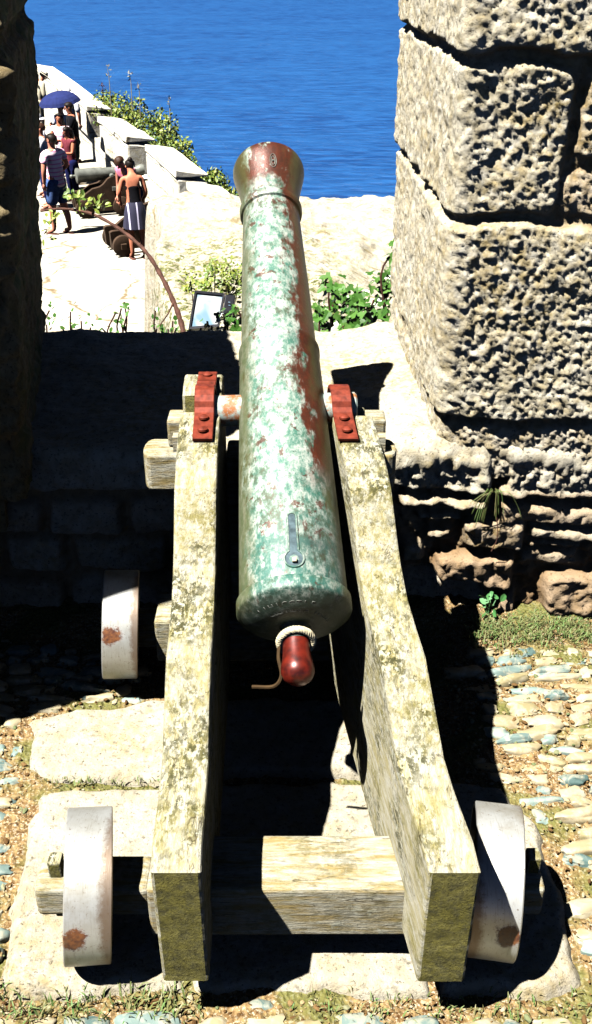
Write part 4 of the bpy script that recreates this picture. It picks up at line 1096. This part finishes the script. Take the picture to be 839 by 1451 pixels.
# battlement along the terrace
WL = [(-1.30, 15.7), (-2.11, 18.3), (-3.03, 20.93), (-3.48, 21.6), (-4.62, 24.7), (-5.12, 26.05), (-8.48, 35.3)]
bat = thing('battlement_wall', 'pale stone battlement edging the crowded terrace above the sea', 'wall', (-3, 20, TZ))
def out(a, b_, t=.55):
    d = Vector((b_[0] - a[0], b_[1] - a[1])).normalized(); return Vector((d.y, -d.x)) * t
def wall_block(bm, a, b_, z0, z1, t, cap=0.0, dip=0.0):
    n = out(a, b_, t); a, b_ = Vector(a), Vector(b_)
    p = [a, a + n, b_ + n, b_]
    hexa(bm, [(*q, z0) for q in p], [(a.x, a.y, z1), (*(a + n), z1 - .10), (*(b_ + n), z1 - .10), (b_.x, b_.y, z1)])
def rough(bm, cuts, amp, seed):
    bmesh.ops.subdivide_edges(bm, edges=bm.edges[:], cuts=cuts, use_grid_fill=True)
    co = np.array([v.co[:] for v in bm.verts]); 
    dx_ = amp * fbm(co[:, 0] * 2.2, co[:, 1] * 2.2, co[:, 2] * 2.2, 3, s=seed); dz_ = amp * fbm(co[:, 0] * 2.2 + 9, co[:, 1] * 2.2, co[:, 2] * 2.2, 3, s=seed + 1)
    for v, a, c_ in zip(bm.verts, dx_, dz_): v.co.x += a; v.co.z += c_ * .6
def lerp(p, q, t): return (p[0] + (q[0] - p[0]) * t, p[1] + (q[1] - p[1]) * t)
bm = bmesh.new(); wall_block(bm, lerp(WL[0], WL[1], .05), WL[1], TZ - .2, TZ + .62, .70); wall_block(bm, WL[1], WL[6], TZ - .2, TZ + .60, .70); rough(bm, 8, .03, 3); obj('wall_base', bm, M['granite_far'], bat)
for i, (a, b_, z1) in enumerate(((lerp(WL[0], WL[1], 0), lerp(WL[0], WL[1], .70), 1.30), (WL[1], WL[2], 1.32), (WL[3], lerp(WL[3], WL[4], .42), 1.36), (lerp(WL[3], WL[4], .43), WL[4], 1.30), (WL[5], WL[6], 1.34))):
    bm = bmesh.new(); wall_block(bm, a, b_, TZ + .55, TZ + z1 - .14, .57); bevel(bm, .04, 2); rough(bm, 5, .02, 20 + i); mo_ = obj('merlon', bm, M['granite_far'], bat)
    bm = bmesh.new(); n = out(a, b_, .015); aa = (a[0] - n.x, a[1] - n.y); bb = (b_[0] - n.x, b_[1] - n.y)
    wall_block(bm, aa, bb, TZ + z1 - .14, TZ + z1, .60); bevel(bm, .05, 3); rough(bm, 3, .025, 40 + i); obj('coping', bm, M['granite_far'], mo_)

# terrace gun carriages (built once along +Y, then copied)
def far_carriage(with_barrel):
    root = thing('gun_carriage', '', 'gun carriage')
    sc = 1.0
    T = [(y - 1.6, z + .02) for y, z in cheek_top]; Bt = [(y - 1.6, z) for y, z in cheek_bot]
    for x0 in (-.24, .15):
        bm = bmesh.new(); cheek(bm, T, Bt, lambda Y, x0=x0: (x0, x0 + .09)); obj('cheek', bm, M['brown_paint'], root, False, True)
    for yc in (-.36, .38):
        bm = bmesh.new(); box(bm, -.44, .44, yc - .05, yc + .05, .14, .24); bevel(bm, .006); obj('axletree', bm, M['brown_paint'], root, False, True)
        for xc in (-.355, .355):
            bm = bmesh.new()
            lathe(bm, (xc - .045, yc, .19), (1, 0, 0), [(-.03, 0), (-.03, .045), (0, .05), (0, .17), (.006, .185), (.084, .185), (.09, .17), (.09, .05), (.12, .045), (.12, 0)], 28)
            obj('wheel', bm, M['brown_paint'], root, True, True)
    bm = bmesh.new(); box(bm, -.16, .16, -.46, -.34, .22, .30); bevel(bm, .006); obj('transom', bm, M['brown_paint'], root, False, True)
    for xs_ in (-.26, .255):
        bm = bmesh.new(); box(bm, xs_ - .015, xs_ + .02, .22, .30, .48, .56); bevel(bm, .006); obj('bolt_plate', bm, M['far_bronze'], root, False, True)
    return root
fc = far_carriage(True)
fc.location = (-3.98, 20.75, TZ); fc.rotation_euler = (0, 0, R(-72)); fc.scale = (1.0, 1.0, 1.0)
fc['label'] = 'brown wooden gun carriage carrying the short grey barrel on the terrace'; fc['group'] = 'gun carriages on the terrace'
f2 = fc.copy(); link(f2)
for ch_ in list(fc.children):
    c_ = ch_.copy(); link(c_); c_.parent = f2
f2.location = (-2.86, 18.0, TZ); f2.rotation_euler = (0, 0, R(-66))
f2['label'] = 'nearer brown wooden gun carriage without a barrel beside the woman in the skirt'
fb = thing('cannon_barrel', 'short grey green cannon barrel on the brown carriage on the far terrace', 'cannon', (-3.80, 20.81, TZ + .76), R(-72))
bm = bmesh.new(); lathe(bm, (0, -.62, 0), (0, 1, .03), [(-.14, 0), (-.13, .03), (-.1, .04), (-.07, .025), (-.03, .03), (-.02, .12), (0, .15), (.04, .15), (.06, .135), (.5, .125), (.52, .115), (.9, .10), (1.2, .085), (1.22, .1), (1.3, .115), (1.36, .1), (1.36, .05), (1.2, .05), (1.2, 0)], 32); obj('tube', bm, M['far_bronze'], fb, True, True)
bm = bmesh.new(); lathe(bm, (0, .06, -.01), (1, 0, 0), [(-.24, 0), (-.24, .045), (.24, .045), (.24, 0)], 20); obj('trunnion', bm, M['far_bronze'], fb, True, True)

# hedge along the outer side of the battlement, descending to the right
rh = random.Random(12)
hedge = thing('hedge', 'yellow green bushy hedge growing along the seaward side of the battlement', 'hedge', (-3, 21, -3))
bm = bmesh.new()
spine = [(-5.1, 28.5, -2.25, .55), (-4.5, 27.2, -2.15, .62), (-3.8, 25.2, -2.2, .62), (-3.1, 23.6, -2.32, .58), (-2.5, 22.0, -2.45, .5), (-1.9, 20.2, -2.55, .45), (-1.45, 18.6, -2.55, .38), (-.9, 17.6, -2.62, .36)]
for i in range(len(spine) - 1):
    A_, B_ = spine[i], spine[i + 1]
    for q in range(13):
        t = rh.random(); c = Vector([A_[j] + (B_[j] - A_[j]) * t for j in range(3)]); rad = A_[3] + (B_[3] - A_[3]) * t
        cc = c + Vector((rh.gauss(0, rad * .5), rh.gauss(0, rad * .5), rh.uniform(-.7, .35) * rad)); cr_ = rad * rh.uniform(.3, .6)
        for _ in range(120):
            d = rdir(rh); p = cc + d * cr_ * rh.uniform(.75, 1.08); leaf(bm, p, (d + rdir(rh) * .9), rdir(rh), rh.uniform(.06, .11), rh.uniform(.04, .07))
        bst = bmesh.new(); tube(bst, [cc - Vector((0, 0, rad * 1.5)), cc], [.02, .006], 5); obj('stem', bst, M['bark'], hedge)
obj('foliage', bm, M['hedge'], hedge)
for i, (px, py_, h) in enumerate(((147, 150, .55), (156, 140, .75), (186, 138, .6), (197, 140, .35), (240, 165, .4))):
    p = atY(px, py_, 26.3 - i * .6)
    bm = bmesh.new(); tube(bm, [p - Vector((0, 0, .4)), p + Vector((.02, 0, h * .5)), p + Vector((.0, 0, h))], [.012, .009, .004], 5)
    for _ in range(9): q = p + Vector((rh.gauss(0, .05), 0, h * rh.uniform(.6, 1.0))); leaf(bm, q, rdir(rh), rdir(rh), .07, .03)
    obj('stalk', bm, M['bark'] if i == 0 else M['straw'], hedge)

# ---- plants just beyond the sill
def ivy_bush(name, label, zone, n, size, seed, mat='ivy', kind='ivy', cat='plant', y0=3.4, y1=3.9, stems=10):
    """zone: list of (px, py, spread_px) clumps seen over the sill; each clump gets its own depth"""
    r_ = random.Random(seed); pts_ = []
    base = None
    for px, py_, sp_ in zone:
        yb = r_.uniform(y0, y1); c = atY(px, py_, yb); k_ = yb / FPX
        pts_.append((c, sp_ * k_))
    cen = sum((p[0] for p in pts_), Vector()) / len(pts_); cen.z = -.3
    root = thing(name, label, cat, cen)
    bm = bmesh.new()
    for c, sp_ in pts_:
        for _ in range(max(3, int(n * min(1, sp_ / (18 * yb / FPX))))):
            p = c + Vector((r_.gauss(0, sp_ * .6), r_.gauss(0, .06), r_.gauss(0, sp_ * .6))); nrm = Vector((-.35, -.35, .75)) + rdir(r_) * .75
            leaf(bm, p, nrm, Vector((0, 0, -1)) + rdir(r_) * .9, size * r_.uniform(.6, 1.25), size * r_.uniform(.7, 1.1), kind)
        bs = bmesh.new(); tube(bs, spline([c + Vector((r_.gauss(0, .05), 0, -.35)), c + Vector((r_.gauss(0, .03), 0, -.12)), c], 8), .004, 5); obj('stem', bs, M['bark'], root)
    obj('foliage', bm, M[mat], root)
    return root
ivy_bush('ivy', 'dark glossy ivy beyond the sill right of the barrel', [(478, 452, 24), (505, 440, 26), (530, 425, 28), (548, 405, 22), (560, 440, 24), (560, 385, 14), (520, 455, 26), (498, 420, 16), (462, 458, 16), (455, 435, 12), (478, 415, 9), (545, 455, 26), (466, 400, 6), (565, 370, 12), (568, 345, 8), (570, 400, 14), (486, 462, 20), (512, 465, 20)], 26, .042, 5, y0=3.45, y1=3.75)
ivy_bush('ivy', 'small ivy clump growing in front of the floodlight', [(300, 462, 9), (318, 450, 12), (333, 455, 12), (335, 436, 9), (285, 465, 8), (322, 464, 12), (345, 462, 8)], 13, .030, 6, y0=3.38, y1=3.5)
ivy_bush('weed_plant', 'low green weeds above the sill beside the dark left wall', [(70, 440, 10), (66, 460, 9), (100, 462, 9), (115, 455, 9), (100, 442, 7), (128, 464, 8), (88, 464, 8), (145, 466, 6)], 13, .026, 7, 'ivy', 'oval', y0=4.25, y1=4.5)
ivy_bush('weed_plant', 'upright leafy weed above the sill between the left wall and the bramble', [(172, 462, 5), (171, 450, 5), (172, 437, 5), (176, 428, 4), (164, 443, 4), (182, 440, 4), (166, 464, 6)], 6, .028, 8, 'ivy', 'oval', y0=4.25, y1=4.5)
ivy_bush('weed_plant', 'ragged green weed at the foot of the bramble branch', [(230, 462, 8), (245, 455, 8), (222, 466, 7), (238, 466, 9), (250, 465, 7), (220, 440, 4)], 10, .028, 9, 'ivy', 'oval', y0=4.25, y1=4.5)
ivy_bush('shrub', 'sprawling yellow green shrub on the rock left of the barrel', [(300, 392, 14), (318, 396, 16), (334, 408, 16), (306, 378, 10), (336, 388, 12), (322, 378, 10), (270, 398, 12), (290, 404, 10)], 110, .034, 10, 'hedge', 'oval', y0=7.6, y1=8.2)
# ivy leaves clinging to the far end of the right wall
bm = bmesh.new(); ri = random.Random(31)

# bramble branch arching to the left, dead leaves off, tip leaves on
br = thing('bramble', 'arching bare brown bramble branch with leafy tip beside the floodlight', 'plant', atY(260, 480, 3.6))
pth = [atY(262, 490, 3.55), atY(258, 462, 3.6), atY(247, 430, 3.65), atY(228, 390, 3.72), atY(205, 355, 3.8), atY(170, 325, 3.9), atY(130, 303, 4.0), atY(90, 296, 4.05), atY(58, 299, 4.1)]
sp_ = spline(pth, 48); bm = bmesh.new(); n_ = len(sp_)
tube(bm, sp_, [.011 * (1 - .62 * i / n_) * (1 + .18 * math.sin(i * 2.1)) for i in range(n_)], 8)
for i in range(4, n_ - 2, 3):
    d = rdir(ri); tube(bm, [sp_[i], sp_[i] + d * .018], [.004, .0006], 5)
obj('stem', bm, M['bark'], br, True)
bm = bmesh.new(); tube(bm, [atY(246, 428, 3.65), atY(238, 445, 3.6), atY(226, 462, 3.6)], [.004, .003, .002], 5); obj('twig', bm, M['bark'], br, True)
bm = bmesh.new()
for px, py_, s_ in ((70, 312, 6), (66, 325, 6), (66, 338, 5), (80, 303, 5), (100, 284, 8), (112, 280, 8), (98, 272, 7), (125, 285, 7), (140, 286, 7), (118, 296, 6), (132, 296, 6), (146, 290, 5)):
    for _ in range(9):
        p = atY(px + ri.gauss(0, s_ * .6), py_ + ri.gauss(0, s_ * .5), 4.05 + ri.gauss(0, .05)); leaf(bm, p, Vector((-.3, -.4, .6)) + rdir(ri) * .7, rdir(ri), ri.uniform(.018, .032), ri.uniform(.014, .022))
obj('leaves', bm, M['hedge'], br)

# floodlight: black frame, pale glass, junction box, stirrup
Yf = 3.62
fl = thing('floodlight', 'black framed floodlight with pale glass standing behind the sill', 'floodlight', atY(300, 470, Yf))
q = [atY(277, 413, Yf + .05), atY(318, 417, Yf + .05), atY(310, 462, Yf - .03), atY(268, 466, Yf - .03)]
n = (q[1] - q[0]).cross(q[3] - q[0]).normalized()
if n.y > 0: n = -n
cq = sum(q, Vector()) / 4
bm = bmesh.new()
def ringq(s, d): return [bm.verts.new(cq + (p - cq) * s + n * d) for p in q]
r0, r1, r2, r3, r4 = ringq(1.0, -.06), ringq(1.04, .0), ringq(1.04, .006), ringq(.90, .006), ringq(.88, -.004)
for a, b_ in ((r0, r1), (r1, r2), (r2, r3), (r3, r4)):
    for i in range(4): bm.faces.new((a[i], a[(i + 1) % 4], b_[(i + 1) % 4], b_[i]))
bm.faces.new(r0[::-1]); obj('housing', bm, M['flood_frame'], fl)
bm = bmesh.new(); bm.faces.new(ringq(.885, .0)); obj('glass', bm, M['lampglass'], fl)
bm = bmesh.new(); a, b_ = q[1], q[2]; ex = (q[1] - q[0]).normalized() * .042
vs0 = [a + ex * .12, a + ex, b_.lerp(a, .38) + ex, b_.lerp(a, .38) + ex * .12]
hexa(bm, [p - n * .05 for p in vs0], [p + n * .004 for p in vs0]); bevel(bm, .003); jb = obj('junction_box', bm, M['flood_frame'], fl)
bm = bmesh.new(); c_ = vs0[0].lerp(vs0[2], .55) + n * .0055
for i in range(3): tube(bm, [c_ + ex * (-.08 + .02 * i) + Vector((0, 0, .012 - .012 * i)), c_ + ex * (.10 + .02 * i) + Vector((0, 0, .012 - .012 * i))], .0018, 5)
obj('rating_plate', bm, M['lampglass'], jb)
bm = bmesh.new(); tube(bm, [q[3] + n * -.03, q[3] - n * .03 - Vector((0, 0, .5))], .010, 8); tube(bm, [q[2] - n * .03, q[2] - n * .03 - Vector((0, 0, .5))], .010, 8); obj('stirrup', bm, M['flood_frame'], fl)

# ================================================================== LIGHT, SKY, CAMERA
sd = Vector((-.455, -.25, 1)).normalized()
el = math.asin(sd.z); az = math.atan2(sd.x, sd.y)
W = bpy.data.worlds.new('World'); S.world = W; W.use_nodes = True
nt = W.node_tree; sky = nt.nodes.new('ShaderNodeTexSky'); sky.sky_type = 'NISHITA'; sky.sun_disc = False
sky.sun_elevation = el; sky.sun_rotation = az; sky.air_density = .07; sky.dust_density = .0; sky.ozone_density = 3.0; sky.altitude = 50
bg = nt.nodes['Background']; bg.inputs[1].default_value = .05; nt.links.new(sky.outputs[0], bg.inputs[0])
ld = bpy.data.lights.new('sun', 'SUN'); ld.energy = 5.0; ld.angle = R(.53); ld.color = (1, .965, .90)
lo = link(bpy.data.objects.new('sun', ld)); lo.rotation_euler = sd.to_track_quat('Z', 'Y').to_euler(); lo.location = (-4, 1, 9)
cd = bpy.data.cameras.new('camera'); cam = link(bpy.data.objects.new('camera', cd)); cam.location = CAM; cam.rotation_euler = (math.pi / 2 - PITCH, 0, 0)
cd.sensor_fit = 'VERTICAL'; cd.sensor_height = 36; cd.sensor_width = 36; cd.lens = 36 * FPX / 1451; cd.clip_start = .02; cd.clip_end = 30000
S.camera = cam
S.view_settings.view_transform = 'Standard'; S.view_settings.look = 'None'; S.view_settings.gamma = 1; S.view_settings.exposure = 2.25
S.cycles.max_bounces = 5; S.cycles.diffuse_bounces = 0; S.cycles.use_denoising = True
